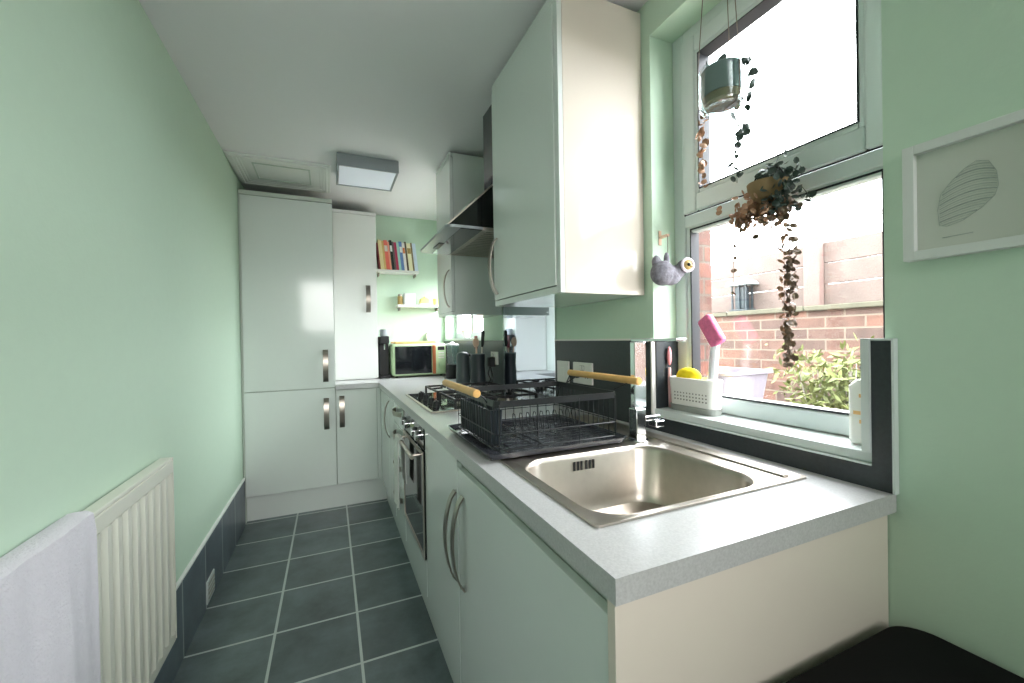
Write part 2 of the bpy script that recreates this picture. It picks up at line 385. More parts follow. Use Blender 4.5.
# second cabinet
u = base_unit('base_cabinet', 'pale mint gloss base cabinet between the oven and the sink cabinet', 1.241, 1.722)
m = MB(); m.box(xF+.021, .391, 1.2415, 1.721, zd, CH); m.box(.391, xR-.002, 1.2415, 1.26, zd, .76); m.box(.391, xR-.002, 1.70, 1.721, zd, CH); m.build('carcass', M['carc'], u)
MB().box(xF, xF+.018, 1.244, 1.719, zd+.005, zt, .0015).build('door', M['door'], u)
strap((xF, 1.262, .508), (xF, 1.262, .785), OUTX, .026, d=.034).build('handle', M['nickel'], u, smooth=True)
# oven
ov = thing('oven', 'built-in steel and black glass oven below the hob', 'oven', (.6, 1.99, .335))
MB().box(xF+.012, .94, 1.7225, 2.2485, .335, .90).build('body', M['carc'], ov)
MB().box(xF-.004, xF+.012, 1.728, 2.243, .80, .896, .002).build('control_panel', M['gblack'], ov)
for i, yy in enumerate((1.80, 1.89, 2.08, 2.17)):
    MB().cyl((xF-.016, yy, .848), .021, .022, 'x', 24, bev=.002).build('knob', M['chrome'], ov, smooth=True)
MB().box(xF-.0055, xF-.004, 1.94, 2.03, .835, .865).build('display', M['screen'], ov)
dd = MB().box(xF-.006, xF+.0115, 1.728, 2.243, .34, .792, .003).build('door', M['gblack'], ov)
m = MB(); m.tube([(xF-.045, 1.77, .765), (xF-.045, 2.20, .765)], .009, 12)
for yy in (1.80, 2.17): m.tube([(xF-.006, yy, .765), (xF-.045, yy, .765)], .007, 10)
m.build('handle', M['steel'], dd, smooth=True)
m = MB(); ring_frame(m, xF-.0085, xF-.0055, 1.728, 2.243, .34, .792, .018); m.build('door_frame', M['steel'], dd)
u = base_unit('oven_housing', 'white kickboard drawer front directly beneath the oven door', 1.7225, 2.2485, 'cabinet')
m = MB(); m.box(xF, xF+.018, 1.726, 2.245, zd+.005, .333, .0015); m.build('front_panel', M['door'], u)
MB().box(xF+.021, .95, 1.7235, 2.2475, zd, .332).build('carcass', M['carc'], u)
# tea towel over the oven handle
R = []
for i in range(15):
    yy = 2.055+.125*i/14; wob = .004*math.sin(i*1.3)
    R.append([(xF-.060+wob, yy, .44+.006*math.sin(i)), (xF-.060+wob*.6, yy, .60), (xF-.0575, yy, .755), (xF-.054, yy, .7755), (xF-.045, yy, .7795), (xF-.034, yy, .774), (xF-.030, yy, .755), (xF-.0285+wob*.3, yy, .62), (xF-.026+wob*.3, yy, .56),
              (xF-.022+wob*.3, yy, .56), (xF-.0245, yy, .62), (xF-.0265, yy, .757), (xF-.033, yy, .7785), (xF-.045, yy, .784), (xF-.057, yy, .7785), (xF-.0615, yy, .755), (xF-.064+wob*.6, yy, .60), (xF-.064+wob, yy, .44+.006*math.sin(i))])
tag(MB().loops(R, True, True).build('tea_towel', M['tea'], smooth=True), 'white tea towel hanging over the oven door handle', 'tea towel')
# drawers
u = base_unit('drawer_cabinet', 'pale mint stack of four drawers with bow handles beyond the oven', 2.2495, 2.6)
MB().box(xF+.021, .95, 2.2505, 2.5995, zd, CH).build('carcass', M['carc'], u)
zs = [zt, .765, .595, .435, zd+.005]
for a, b in zip(zs, zs[1:]):
    dr = MB().box(xF, xF+.018, 2.254, 2.596, b+.002, a-.002, .0015).build('drawer', M['door'], u)
    zz = a-.045 if a > .5 else a-.06
    strap((xF, 2.33, zz), (xF, 2.53, zz), OUTX, .026, d=.03).build('handle', M['nickel'], dr, smooth=True)
# corner cabinet
u = base_unit('corner_cabinet', 'pale mint corner cabinet beyond the drawers with one tall bow handle', 2.601, 3.38)
MB().box(xF+.021, .95, 2.6015, yT+.019, zd, CH).build('carcass', M['carc'], u)
MB().box(xF, xF+.018, 2.604, 2.89, zd+.005, zt, .0015).build('door', M['door'], u)
MB().box(xF, xF+.018, 2.893, yT-.001, zd+.005, zt, .001).build('filler_panel', M['door'], u)
strap((xF, 2.85, .62), (xF, 2.85, .86), OUTX, .026, d=.03).build('handle', M['nickel'], u, smooth=True)
m = MB(); m.box(.392, .41, .4795, 3.431, 0, zd-.0005)
tag(m.build('plinth', M['door']), 'long pale plinth board under the right-hand run of cabinets', 'plinth')
# back base cabinet
u = thing('base_cabinet', 'narrow mint base cabinet beside the tall unit, facing the camera', 'cabinet', (.19, 3.5, 0))
MB().box(.0305, .372, yT+.0205, yB-.002, zd, CH).build('carcass', M['carc'], u)
MB().box(.033, .322, yT, yT+.018, zd+.005, zt, .0015).build('door', M['door'], u)
MB().box(.325, xF-.0005, yT, yT+.018, zd+.005, zt, .001).build('filler_panel', M['door'], u)
strap((.072, yT, .615), (.072, yT, .85), (0, -1, 0), .036, d=.03).build('handle', M['nickel'], u, smooth=True)
m = MB(); m.box(xL+.012, .3915, 3.432, 3.45, 0, zd-.0005)
tag(m.build('plinth', M['door']), 'pale plinth board below the tall unit at the far end', 'plinth')

# ------------------------------------------------------------------ tall unit
u = thing('tall_cabinet', 'tall mint gloss larder unit standing against the left wall', 'cabinet', (-.27, 3.6, 0))
m = MB(); m.box(xL+.012, .0295, yT+.0205, yB-.002, zd, 2.325); m.box(xL+.002, xL+.0115, yT+.012, yT+.05, 0, 2.30); m.build('carcass', M['carc'], u)
MB().box(xL+.006, .0295, yT-.003, yT+.020, 2.296, 2.325, .001).build('top_rail', M['carc'], u)
d1 = MB().box(xL+.015, .0265, yT, yT+.018, .918, 2.292, .0015).build('upper_door', M['door'], u)
d2 = MB().box(xL+.015, .0265, yT, yT+.018, zd+.003, .912, .0015).build('lower_door', M['door'], u)
strap((-.035, yT, .965), (-.035, yT, 1.20), (0, -1, 0), .036, d=.03).build('handle', M['nickel'], d1, smooth=True)
strap((-.035, yT, .61), (-.035, yT, .84), (0, -1, 0), .036, d=.03).build('handle', M['nickel'], d2, smooth=True)
# dresser unit on the worktop
u = thing('worktop_cupboard', 'narrow white cupboard standing on the far worktop, right of the tall unit', 'cabinet', (.2, 3.8, H))
m = MB(); m.box(.0305, .374, 3.721, yB-.002, H, 2.35); m.build('carcass', M['white'], u)
MB().box(.0305, .374, 3.697, 3.7205, 2.325, 2.352, .001).build('top_rail', M['white'], u)
d1 = MB().box(.033, .372, 3.70, 3.719, H+.004, 2.322, .0015).build('door', M['white'], u)
strap((.30, 3.70, 1.505), (.30, 3.70, 1.73), (0, -1, 0), .036, d=.03).build('handle', M['nickel'], d1, smooth=True)

# ------------------------------------------------------------------ wall cupboards
u = thing('wall_cupboard', 'large wall cupboard by the window with a glossy cream end panel', 'cabinet', (.85, 1.45, 1.405))
MB().box(.700, xR-.002, 1.175, 1.735, 1.405, 2.39).build('carcass', M['door'], u)
m = MB(); m.box(.682, .6995, 1.156, 1.181, 1.405, 2.39); m.box(.682, .6995, 1.181, 1.735, 1.405, 1.428); m.box(.682, .6995, 1.181, 1.735, 2.357, 2.39); m.build('face_frame', M['door'], u, bevel=.001)
MB().box(.700, xR-.002, 1.156, 1.1745, 1.405, 2.40, .001).build('end_panel', M['cream'], u)
d1 = MB().box(.679, .6985, 1.184, 1.733, 1.432, 2.353, .0015).build('door', M['door'], u)
strap((.679, 1.695, 1.455), (.679, 1.695, 1.70), OUTX, .026, d=.034).build('handle', M['nickel'], d1, smooth=True)
u = thing('wall_cupboard', 'smaller mint wall cupboard beyond the extractor hood', 'cabinet', (.85, 2.63, 1.405))
MB().box(.702, xR-.0145, 2.4545, 2.805, 1.412, 2.400).build('carcass', M['door'], u)
MB().box(.694, .7015, 2.4545, 2.805, 2.375, 2.402).box(.682, .7015, 2.4545, 2.805, 2.375, 2.402).build('top_rail', M['door'], u)
d1 = MB().box(.681, .700, 2.457, 2.803, 1.432, 2.371, .0015).build('door', M['door'], u)
MB().box(.682, .7015, 2.4545, 2.805, 1.412, 1.429).build('bottom_rail', M['door'], u)
strap((.681, 2.50, 1.46), (.681, 2.50, 1.69), OUTX, .026, d=.034).build('handle', M['nickel'], d1, smooth=True)

# ------------------------------------------------------------------ extractor hood
hd = thing('extractor_hood', 'black and steel angled extractor hood with chimney above the hob', 'extractor hood', (.8, 2.1, 1.77))
y0, y1 = 1.84, 2.445
m = MB(); m.prism([(.505, 1.796), (.505, 1.787), (xR-.010, 1.787), (xR-.010, 2.12), (.86, 2.12)], 'y', y0, y1); m.build('canopy', M['gblack'], hd)
# steel lower rim
m = MB(); m.box(.665, .68, y0, y1, 1.772, 1.787); m.box(.68, xR-.010, y0, y0+.012, 1.772, 1.787); m.box(.68, xR-.010, y1-.012, y1, 1.772, 1.787); m.build('rim', M['steel'], hd)
fl = MB().box(.68, xR-.012, y0+.012, y1-.012, 1.777, 1.786).build('filter_panel', M['steel'], hd)
m = MB()
for i in range(16): m.box(.70, .98, y0+.04+i*.037, y0+.048+i*.037, 1.775, 1.777)
m.build('filter_slats', M['nickel'], fl)
# front glass visor, rounded outer corners
vis = []
poly = [(.665, y0-.005), (.665, y1+.005)]
for k in range(7): a = PI/2+PI/2*k/6; poly.append((.525+.035*math.cos(a), y1+.005-.035+.035*math.sin(a)))
for k in range(7): a = PI+PI/2*k/6; poly.append((.525+.035*math.cos(a), y0-.005+.035+.035*math.sin(a)))
MB().prism(poly, 'z', 1.774, 1.7865).build('visor', M['lampmetal'], hd)
for yy in (y0-.004, y1-.008): MB().prism([(.495, 1.7865), (.505, 1.7865), (.865, 2.1235), (.86, 2.1295)], 'y', yy, yy+.012).build('edge_trim', M['steel'], hd)
MB().box(.535, .565, 2.16, 2.30, 1.770, 1.7735).build('control_strip', M['black'], hd)
MB().box(.56, .6645, y0+.004, y1-.004, 1.7715, 1.7738).build('inner_glass', M['gblack'], hd)
MB().box(.748, xR-.0005, 1.785, 2.035, 1.96, zC-.001, .002).build('chimney', M['gblack'], hd)

# ------------------------------------------------------------------ ceiling things
lh = thing('loft_hatch', 'white moulded loft hatch in the ceiling above the tall unit', 'hatch', (-.28, 3.2, zC-.02))
hx = (xL+.004, .02, 2.965, 3.50)
m = MB()
for k, (ins, dz) in enumerate(((0, .012), (.018, .020), (.036, .014), (.052, .008))):
    w = .018
    a, b, c, d = hx[0]+ins, hx[1]-ins, hx[2]+ins, hx[3]-ins
    m.box(a, b, c, c+w, zC-dz, zC-.0005); m.box(a, b, d-w, d, zC-dz, zC-.0005); m.box(a, a+w, c+w, d-w, zC-dz, zC-.0005); m.box(b-w, b, c+w, d-w, zC-dz, zC-.0005)
m.build('moulded_frame', M['white'], lh, bevel=.003)
pn = MB().box(hx[0]+.07, hx[1]-.07, hx[2]+.07, hx[3]-.07, zC-.004, zC-.0005).build('panel', M['white'], lh)
m = MB(); a, b, c, d = hx[0]+.125, hx[1]-.125, hx[2]+.125, hx[3]-.125
ms_ = .01; m.box(a, b, c, c+ms_, zC-.009, zC-.004); m.box(a, b, d-ms_, d, zC-.009, zC-.004); m.box(a, a+ms_, c, d, zC-.009, zC-.004); m.box(b-ms_, b, c, d, zC-.009, zC-.004)
m.build('beading', M['carc'], pn, bevel=.002)
cl = thing('ceiling_light', 'square grey ceiling light with an opal panel', 'ceiling light', (.24, 2.93, 2.34))
m = MB(); ring_frame_x = None
lx0, lx1, ly0, ly1, lz = .056, .425, 2.745, 3.105, 2.342
m.box(lx0, lx1, ly0, ly0+.014, lz, zC-.0005); m.box(lx0, lx1, ly1-.014, ly1, lz, zC-.0005); m.box(lx0, lx0+.014, ly0+.014, ly1-.014, lz, zC-.0005); m.box(lx1-.014, lx1, ly0+.014, ly1-.014, lz, zC-.0005)
m.build('housing', M['lampmetal'], cl, bevel=.002)
MB().box(lx0+.0145, lx1-.0145, ly0+.0145, ly1-.0145, lz+.004, lz+.014).build('diffuser', M['diffuser'], cl)

# ------------------------------------------------------------------ radiator and towel
rd = thing('radiator', 'cream ribbed panel radiator on the left wall', 'radiator', (xL+.06, 1.0, .30))
ry0, ry1, rz0, rz1 = .36, 1.85, .199, .857
xf = xL+.038
R = []; n = 0; yy = ry0+.02
prof = []
pitch = .057
ny = int((ry1-ry0-.05)/pitch); y = ry0+.025
prof.append((xf, ry0+.004))
for i in range(ny+1):
    prof += [(xf, y), (xf+.012, y+.009), (xf+.012, y+.029), (xf, y+.038)]; y += pitch
prof = [p for p in prof if p[1] < ry1-.012]; prof.append((xf, ry1-.004))
poly = prof+[(xf-.006, ry1-.004), (xf-.006, ry0+.004)]
MB().prism(poly, 'z', rz0+.035, rz1-.055).build('front_panel', M['rad'], rd)
m = MB(); m.box(xf-.006, xf+.011, ry0+.004, ry1-.004, rz1-.055, rz1-.012, .003); m.box(xf-.006, xf+.008, ry0+.004, ry1-.004, rz0, rz0+.035, .003); m.build('panel_band', M['rad'], rd)
MB().box(xL+.014, xf-.007, ry0+.008, ry1-.008, rz0+.02, rz1-.03).build('rear_panel', M['rad'], rd)
m = MB(); m.box(xL+.010, xf+.008, ry0+.006, ry1-.006, rz1-.012, rz1, .003); m.build('top_cap', M['rad'], rd)
for a in (ry0, ry1-.004): MB().box(xL+.010, xf+.010, a, a+.004, rz0+.005, rz1-.002, .0015).build('side_cap', M['rad'], rd)
MB().box(xL+.0005, xL+.0135, .55, .58, .35, .75).build('bracket', M['rad'], rd); MB().box(xL+.0005, xL+.0135, 1.60, 1.63, .35, .75).build('bracket', M['rad'], rd)
# towel draped over
R = []
random.seed(3)
N = 44
for i in range(N+1):
    y = .45+.835*i/N; wv = .0035*math.sin(i*.55)+.0025*math.sin(i*1.7+1)+random.uniform(-.0008, .0008)
    f = xf+.017+wv*.5
    outer = [(f+.010+wv*1.4, y, .06), (f+.009+wv, y, .4), (f+.008+wv*.6, y, .66), (f+.006, y, .825), (f+.001, y, .866), (f-.010, y, .8735), (f-.032, y, .8735), (xL+.010, y, .872), (xL+.004, y, .860), (xL+.003, y, .80)]
    inner = [(xL+.0075, y, .80), (xL+.008, y, .855), (xL+.012, y, .860), (f-.032, y, .8605), (f-.013, y, .8605), (f-.007, y, .855), (f-.004, y, .815), (f-.003+wv*.4, y, .66), (f-.001+wv*.8, y, .4), (f+.001+wv*1.4, y, .06)]
    R.append(outer+inner)
tag(MB().loops(R, True, True).build('towel', M['towel'], smooth=True), 'thick white lavender towel draped over the radiator', 'towel')

# ------------------------------------------------------------------ sink
sk = thing('sink', 'stainless steel inset sink with one deep bowl, sunk in the worktop', 'sink', (.65, .8, H))
zt_ = H+.0045
n = 7
rings = [rrect(.400, .965, .576, 1.43, .012, H+.0005, n), rrect(.400, .965, .576, 1.43, .012, zt_, n), rrect(.407, .958, .583, 1.423, .012, zt_, n), rrect(.412, .953, .588, 1.418, .012, zt_-.002, n),
         rrect(SX0-.004, SX1+.004, SY0-.004, SY1+.004, .078, zt_-.002, n),
         rrect(SX0, SX1, SY0, SY1, .075, zt_-.005, n), rrect(SX0+.004, SX1-.004, SY0+.004, SY1-.004, .072, zt_-.014, n), rrect(SX0+.012, SX1-.012, SY0+.012, SY1-.012, .07, .805, n), rrect(SX0+.022, SX1-.022, SY0+.022, SY1-.022, .065, .787, n), rrect(SX0+.045, SX1-.045, SY0+.045, SY1-.045, .05, .780, n),
         rrect(.605, .685, .741, .821, .039, .777, n)]
MB().loops(rings, False, True).build('bowl', M['steel'], sk, smooth=True)
MB().lathe((.645, .781, .7775), [(.038, 0), (.038, .002), (.030, .003), (.004, .0015)], 24).build('drain', M['chrome'], sk, smooth=True)
m = MB()
for i in range(6): m.box(.595+i*.0115+(.004 if i > 2 else 0), .601+i*.0115+(.004 if i > 2 else 0), SY1-.0085, SY1-.0065, .898, .922)
m.build('overflow', M['black'], sk)
m = MB(); m.box(.915, .935, .60, 1.10, zt_-.0015, zt_+.003, .001); m.build('rear_ridge', M['steel'], sk)
m = MB()
for i in range(9): m.box(.45+i*.05, .458+i*.05, 1.06, 1.40, zt_-.0015, zt_+.0006)
m.build('drainer_ribs', M['steel'], sk)

# tap
tp = thing('tap', 'square chrome mixer tap behind the sink bowl', 'tap', (.857, 1.005, zt_-.002))
tz = zt_-.002
m = MB(); m.cyl((.857, 1.005, tz+.003), .030, .006, seg=32, bev=.001); m.build('base_ring', M['chrome'], tp, smooth=True)
MB().box(.837, .874, .988, 1.024, tz+.006, tz+.100, .003).build('body', M['chrome'], tp)
MB().box(.840, .886, .998, 1.018, tz+.100, 1.243, .003).build('column', M['chrome'], tp)
MB().box(.844, .882, .835, 1.018, 1.2435, 1.252, .0015).build('spout', M['chrome'], tp)
lv = MB().box(.8745, .935, .992, 1.018, 1.0, 1.016, .003).build('lever', M['chrome'], tp)
MB().box(.910, .945, .985, 1.02, .978, .9995, .003).build('lever_block', M['chrome'], lv)

# ------------------------------------------------------------------ dish rack
rk = thing('dish_rack', 'black wire dish rack with tray and bamboo handles beside the sink', 'dish rack', (.6, 1.2, zt_))
tx0, tx1, ty0, ty1 = .365, .812, .985, 1.42
z = zt_+.0006
rings = [rrect(tx0+.01, tx1-.01, ty0+.01, ty1-.01, .02, z+.003), rrect(tx0, tx1, ty0, ty1, .025, z+.018), rrect(tx0+.004, tx1-.004, ty0+.004, ty1-.004, .023, z+.018), rrect(tx0+.014, tx1-.014, ty0+.014, ty1-.014, .018, z+.006)]
MB().loops(rings, True, True).build('tray', mat('dark_grey_tray', srgb(58, 60, 66), .16, noise=.1), rk, smooth=True)
bx0, bx1, by0, by1, bz0, bz1 = .398, .797, 1.022, 1.395, z+.014, 1.092
bk = MB()
def rr(x0, x1, y0, y1, z, r=.02, n=4): return rrect(x0, x1, y0, y1, r, z, n)
# flat rim band
o_ = rr(bx0, bx1, by0, by1, bz1); i_ = rr(bx0+.003, bx1-.003, by0+.003, by1-.003, bz1)
lo = lambda L, dz: [(p[0], p[1], p[2]+dz) for p in L]
bk.loops([o_, lo(o_, -.018), lo(i_, -.018), i_, o_])
bk.build('rim_band', M['wireblk'], rk)
w_ = MB()
w_.tube(rr(bx0+.002, bx1-.002, by0+.002, by1-.002, bz0+.003), .0022, 6, closed=True)
w_.tube(rr(bx0, bx1, by0, by1, bz0+.045), .0018, 6, closed=True)
for i in range(13):    # bottom wires along x, rising up both ends
    yy = by0+.02+i*(by1-by0-.04)/12
    w_.tube([(bx0+.001, yy, bz1-.01), (bx0+.001, yy, bz0+.006), (bx0+.006, yy, bz0+.001), (bx1-.006, yy, bz0+.001), (bx1-.001, yy, bz0+.006), (bx1-.001, yy, bz1-.01)], .0013, 5)
for i in range(4):
    xx = bx0+.05+i*(bx1-bx0-.1)/3; w_.tube([(xx, by0, bz0), (xx, by1, bz0)], .0018, 5)
for i in range(12):    # far side uprights
    xx = bx0+.015+i*(bx1-bx0-.03)/11; w_.tube([(xx, by1-.001, bz1-.01), (xx, by1-.001, bz0)], .0014, 5)
for xx in (bx0+.01, bx0+.125, bx0+.26, bx1-.01): w_.tube([(xx, by0+.001, bz1-.01), (xx, by0+.001, bz0)], .002, 6)
# plate dividers: row of loops
for i in range(10):
    xx = bx0+.12+i*.024
    w_.tube([(xx, 1.16, bz0), (xx, 1.163, bz0+.055), (xx, 1.17, bz0+.068), (xx, 1.182, bz0+.068), (xx, 1.188, bz0+.055), (xx+.012, 1.19, bz0)], .0014, 5)
w_.build('wire_basket', M['wireblk'], rk)
# handles: arms and bamboo grips
for xe, xh, ya, yb, zh in ((bx0, .368, 1.09, 1.40, 1.108), (bx1, .822, .985, 1.33, 1.128)):
    for yq, yr_ in ((max(ya, by0+.03), ya), (yb, yb)):
        MB().tube([(xe, yq, bz1-.012), (xe+(xh-xe)*.3, yq, bz1+.004), (xh, yr_, zh)], .0024, 6).build('handle_arm', M['wireblk'], rk)
for xh, ya, yb, zh in ((.368, 1.085, 1.43, 1.108), (.822, .955, 1.34, 1.128)):
    g = MB(); g.cyl(((xh), (ya+yb)/2, zh), .0115, yb-ya, 'y', 16, bev=.002); g.build('grip', M['bamboo'], rk, smooth=True)
# cutlery holder with deep vertical ribs
def ribbed(x0, x1, y0, y1, z):
    P = []; n = 12
    for i in range(n+1): P.append((x1, y0+(y1-y0)*i/n, z))
    for i in range(4*n+1):
        P.append((x0+(.004 if (i//2) % 2 else 0), y1-(y1-y0)*i/(4*n), z))
    k = 5; Q = [(x0+(x1-x0)*i/(2*k), y0-(.004 if i % 2 else 0), z) for i in range(1, 2*k)]
    return P+Q
hx = (bx0+.005, bx0+.046, 1.09, 1.37)
ins = lambda d, z: ribbed(hx[0]+d, hx[1]-d, hx[2]+d, hx[3]-d, z)
MB().loops([ins(.004, bz0+.004), ins(0, bz0+.100), ins(.006, bz0+.100), ins(.010, bz0+.012)], True, True).build('cutlery_holder', M['charcoal'], rk)

# ------------------------------------------------------------------ hob
hb = thing('hob', 'four-burner gas hob with black cast iron supports', 'hob', (.68, 2.14, H))
hx0_, hx1_, hy0_, hy1_ = .398, .955, 1.80, 2.475
MB().box(hx0_, hx1_, hy0_, hy1_, H+.0005, H+.006, .002).build('plate', M['steel'], hb)
MB().box(hx0_+.012, hx1_-.012, hy0_+.012, hy1_-.012, H+.006, H+.0075).build('top_plate', mat('dark_mirror_plate', srgb(120, 122, 120), .1, .9), hb)
for i, (bx, by, br) in enumerate(((.60, 1.97, .034), (.60, 2.31, .045), (.83, 1.97, .045), (.83, 2.31, .034))):
    b = MB().lathe((bx, by, H+.0075), [(br*1.25, 0), (br*1.25, .004), (br, .006), (br, .012)], 28).build('burner', M['nickel'], hb, smooth=True)
    MB().lathe((bx, by, H+.0195), [(br*.95, 0), (br*.95, .005), (br*.85, .007)], 28).build('burner_cap', M['iron'], b, smooth=True)
for gy in (1.97, 2.31):
    m = MB(); zt2 = H+.047
    a, b, c, d = .515, .925, gy-.145, gy+.145
    for bar in ([(a, c, zt2), (b, c, zt2)], [(a, d, zt2), (b, d, zt2)], [(a, c, zt2), (a, d, zt2)], [(b, c, zt2), (b, d, zt2)], [(.715, c, zt2), (.715, d, zt2)]):
        m.tube(bar, 0, flat=(.009, .010, (0, 0, 1)))
    for bx in (.60, .83):
        for dx, dy in ((1, 0), (-1, 0), (0, 1), (0, -1)):
            ex = bx+dx*.095 if dx else bx; ey = gy+dy*.145 if dy else gy
            m.tube([(bx+dx*.022, gy+dy*.022, zt2+.003), (ex, ey, zt2)], 0, flat=(.007, .010, (0, 0, 1)))
    for px, py in ((a, c), (a, d), (b, c), (b, d), (.715, c), (.715, d)): m.box(px-.005, px+.005, py-.005, py+.005, H+.0075, zt2)
    m.build('pan_support', M['iron'], hb)
for kx, ky in ((.450, 2.27), (.445, 1.905), (.450, 2.15), (.450, 2.03)):
    k = MB().lathe((kx, ky, H+.0075), [(.019, 0), (.019, .004), (.016, .006), (.0145, .028), (.012, .030)], 24)
    k.box(kx-.004, kx+.004, ky-.014, ky+.014, H+.037, H+.042, .001); k.build('knob', M['black'], hb, smooth=True)

# ------------------------------------------------------------------ sockets
def plate(name, label, ya, yb, za, zb, double=True, blank=False):
    t = thing(name, label, 'socket', (xR-.012, (ya+yb)/2, za), 'white wall plates on the dark splash panels')
    x = xR-.0125
    MB().box(x-.009, x, ya, yb, za, zb, .002).build('faceplate', M['plastic'], t)
    m = MB()
    if blank:
        m.box(x-.0105, x-.009, (ya+yb)/2-.012, (ya+yb)/2+.012, (za+zb)/2-.018, (za+zb)/2+.018, .001); m.build('switch', M['plastic'], t)
    else:
        cs = ((ya+yb)/2-.034, (ya+yb)/2+.034) if double else ((ya+yb)/2,)
        for cy in cs:
            m = MB(); m.box(x-.0096, x-.009, cy-.002, cy+.002, zb-.052, zb-.040); m.box(x-.0096, x-.009, cy-.012, cy-.006, zb-.068, zb-.064); m.box(x-.0096, x-.009, cy+.006, cy+.012, zb-.068, zb-.064)
            m.build('pin_slots', M['black'], t)
        m = MB()
        for cy in ([(ya+yb)/2-.009, (ya+yb)/2+.009] if double else [cs[0]+.02]): m.box(x-.0115, x-.009, cy-.006, cy+.006, zb-.034, zb-.016, .001)
        m.build('rocker_switch', M['plastic'], t)
        m = MB()
        for cy in ([(ya+yb)/2-.009, (ya+yb)/2+.009] if double else [cs[0]+.02]): ring_frame(m, x-.0098, x-.009, cy-.0075, cy+.0075, zb-.036, zb-.014, .0012)
        m.build('switch_surround', M['black'], t)
    return t
plate('wall_switch', 'narrow blank white switch plate right of the mirror splashback', 1.648, 1.751, 1.050, 1.150, blank=True)
plate('double_socket', 'white double socket plate behind the right bamboo handle', 1.460, 1.607, 1.056, 1.150)
plate('single_socket', 'white socket plate with a black plug, beyond the mirror', 2.535, 2.655, 1.09, 1.175, double=False)
pl = thing('plug', 'black plug with dangling cable in the far socket', 'plug', (xR-.03, 2.60, 1.06))
MB().box(xR-.058, xR-.0221, 2.568, 2.628, 1.075, 1.140, .006).build('plug_body', M['black'], pl)
m = MB(); m.tube([(xR-.05, 2.60, 1.077), (xR-.06, 2.61, 1.03), (xR-.05, 2.59, .99), (xR-.06, 2.62, .95), (xR-.09, 2.66, .9415), (xR-.12, 2.72, .9415)], .003, 6)
m.tube([(xR-.05, 2.59, 1.077), (xR-.045, 2.565, 1.02), (xR-.05, 2.555, .97), (xR-.07, 2.54, .9415), (xR-.1, 2.56, .9415)], .003, 6)
m.build('cable', M['cableb'], pl, smooth=True)
pl = thing('plug', 'small black plug with short lead in the double socket', 'plug', (xR-.03, 1.585, 1.06))
MB().box(xR-.04, xR-.0221, 1.552, 1.582, 1.082, 1.108, .004).build('plug_body', M['black'], pl)
m = MB(); m.tube([(xR-.036, 1.570, 1.083), (xR-.05, 1.62, 1.055), (xR-.05, 1.66, 1.04), (xR-.045, 1.69, 1.02), (xR-.05, 1.71, .97), (xR-.05, 1.73, .942)], .0028, 6); m.build('cable', M['cableb'], pl, smooth=True)

# ------------------------------------------------------------------ canisters by the hob
cn = thing('canister', 'tall rounded grey canister left of the utensil pot', 'canister', (.845, 2.79, H))
MB().lathe((.845, 2.79, H), [(.046, 0), (.048, .004), (.047, .08), (.043, .16), (.043, .205), (.040, .222), (.030, .232), (.008, .236)], 32).build('body', M['slategrey'], cn, smooth=True)
MB().box(.882, .935, 2.78, 2.80, H+.205, H+.222, .004).build('handle', M['black'], cn)
cn = thing('utensil_pot', 'charcoal utensil pot with pale rim next to the hob', 'pot', (.903, 2.635, H))
MB().lathe((.903, 2.635, H), [(.048, 0), (.051, .004), (.049, .08), (.046, .15), (.049, .222), (.045, .222), (.043, .01)], 32).build('body', M['charcoal'], cn, smooth=True)
MB().lathe((.903, 2.635, H+.2222), [(.0495, 0), (.0495, .006), (.045, .006), (.045, 0)], 32).build('rim', M['concrete'], cn, smooth=True)
ut = thing('spatula', 'maroon spatula with pale wooden shaft standing in the utensil pot', 'spatula', (.9, 2.64, H+.02))
MB().tube([(.89, 2.64, H+.02), (.90, 2.655, H+.26)], .006, 8).build('shaft', M['wood'], ut, smooth=True)
MB().box(.8975, .9025, 2.63, 2.685, H+.26, H+.345, .002).build('blade', M['red'], ut)
ut = thing('ladle', 'black handled utensil standing tall in the utensil pot', 'utensil', (.92, 2.62, H+.02))
MB().tube([(.915, 2.63, H+.02), (.93, 2.62, H+.27)], .005, 8).build('shaft', M['steel'], ut, smooth=True)
MB().tube([(.93, 2.62, H+.27), (.932, 2.618, H+.29), (.936, 2.612, H+.37), (.937, 2.61, H+.38)], [.006, .011, .012, .006], 10).build('handle', M['black'], ut, smooth=True)
ut = thing('wooden_spoon', 'pale wooden spoon leaning in the utensil pot', 'spoon', (.9, 2.62, H+.02))
MB().tube([(.905, 2.61, H+.02), (.882, 2.60, H+.27)], .005, 8).build('shaft', M['wood'], ut, smooth=True)
MB().sph((.880, 2.599, H+.30), .022, (1, .4, 1.5)).build('bowl', M['wood'], ut, smooth=True)
# glass jug on black base
jg = thing('glass_jug', 'clear glass jug on a black base right of the microwave', 'jug', (.935, 3.38, H))
MB().lathe((.935, 3.38, H), [(.055, 0), (.058, .01), (.052, .10), (.045, .115)], 28).build('base', M['black'], jg, smooth=True)
MB().lathe((.935, 3.38, H+.1155), [(.043, 0), (.052, .03), (.056, .16), (.053, .16), (.049, .03), (.040, .003)], 28).build('jug', M['jar'], jg, smooth=True)
MB().lathe((.935, 3.38, H+.276), [(.057, 0), (.057, .012), (.02, .018), (.012, .03), (.004, .031)], 28).build('lid', M['clearp'], jg, smooth=True)
bo = thing('bowl', 'orange rimmed cream bowl on the far window sill', 'bowl', (1.075, 3.42, W2[2]+.006))
MB().lathe((1.075, 3.42, W2[2]+.006), [(.022, 0), (.025, .004), (.043, .048), (.046, .060), (.043, .060), (.022, .008)], 28).build('body', M['plastic'], bo, smooth=True)
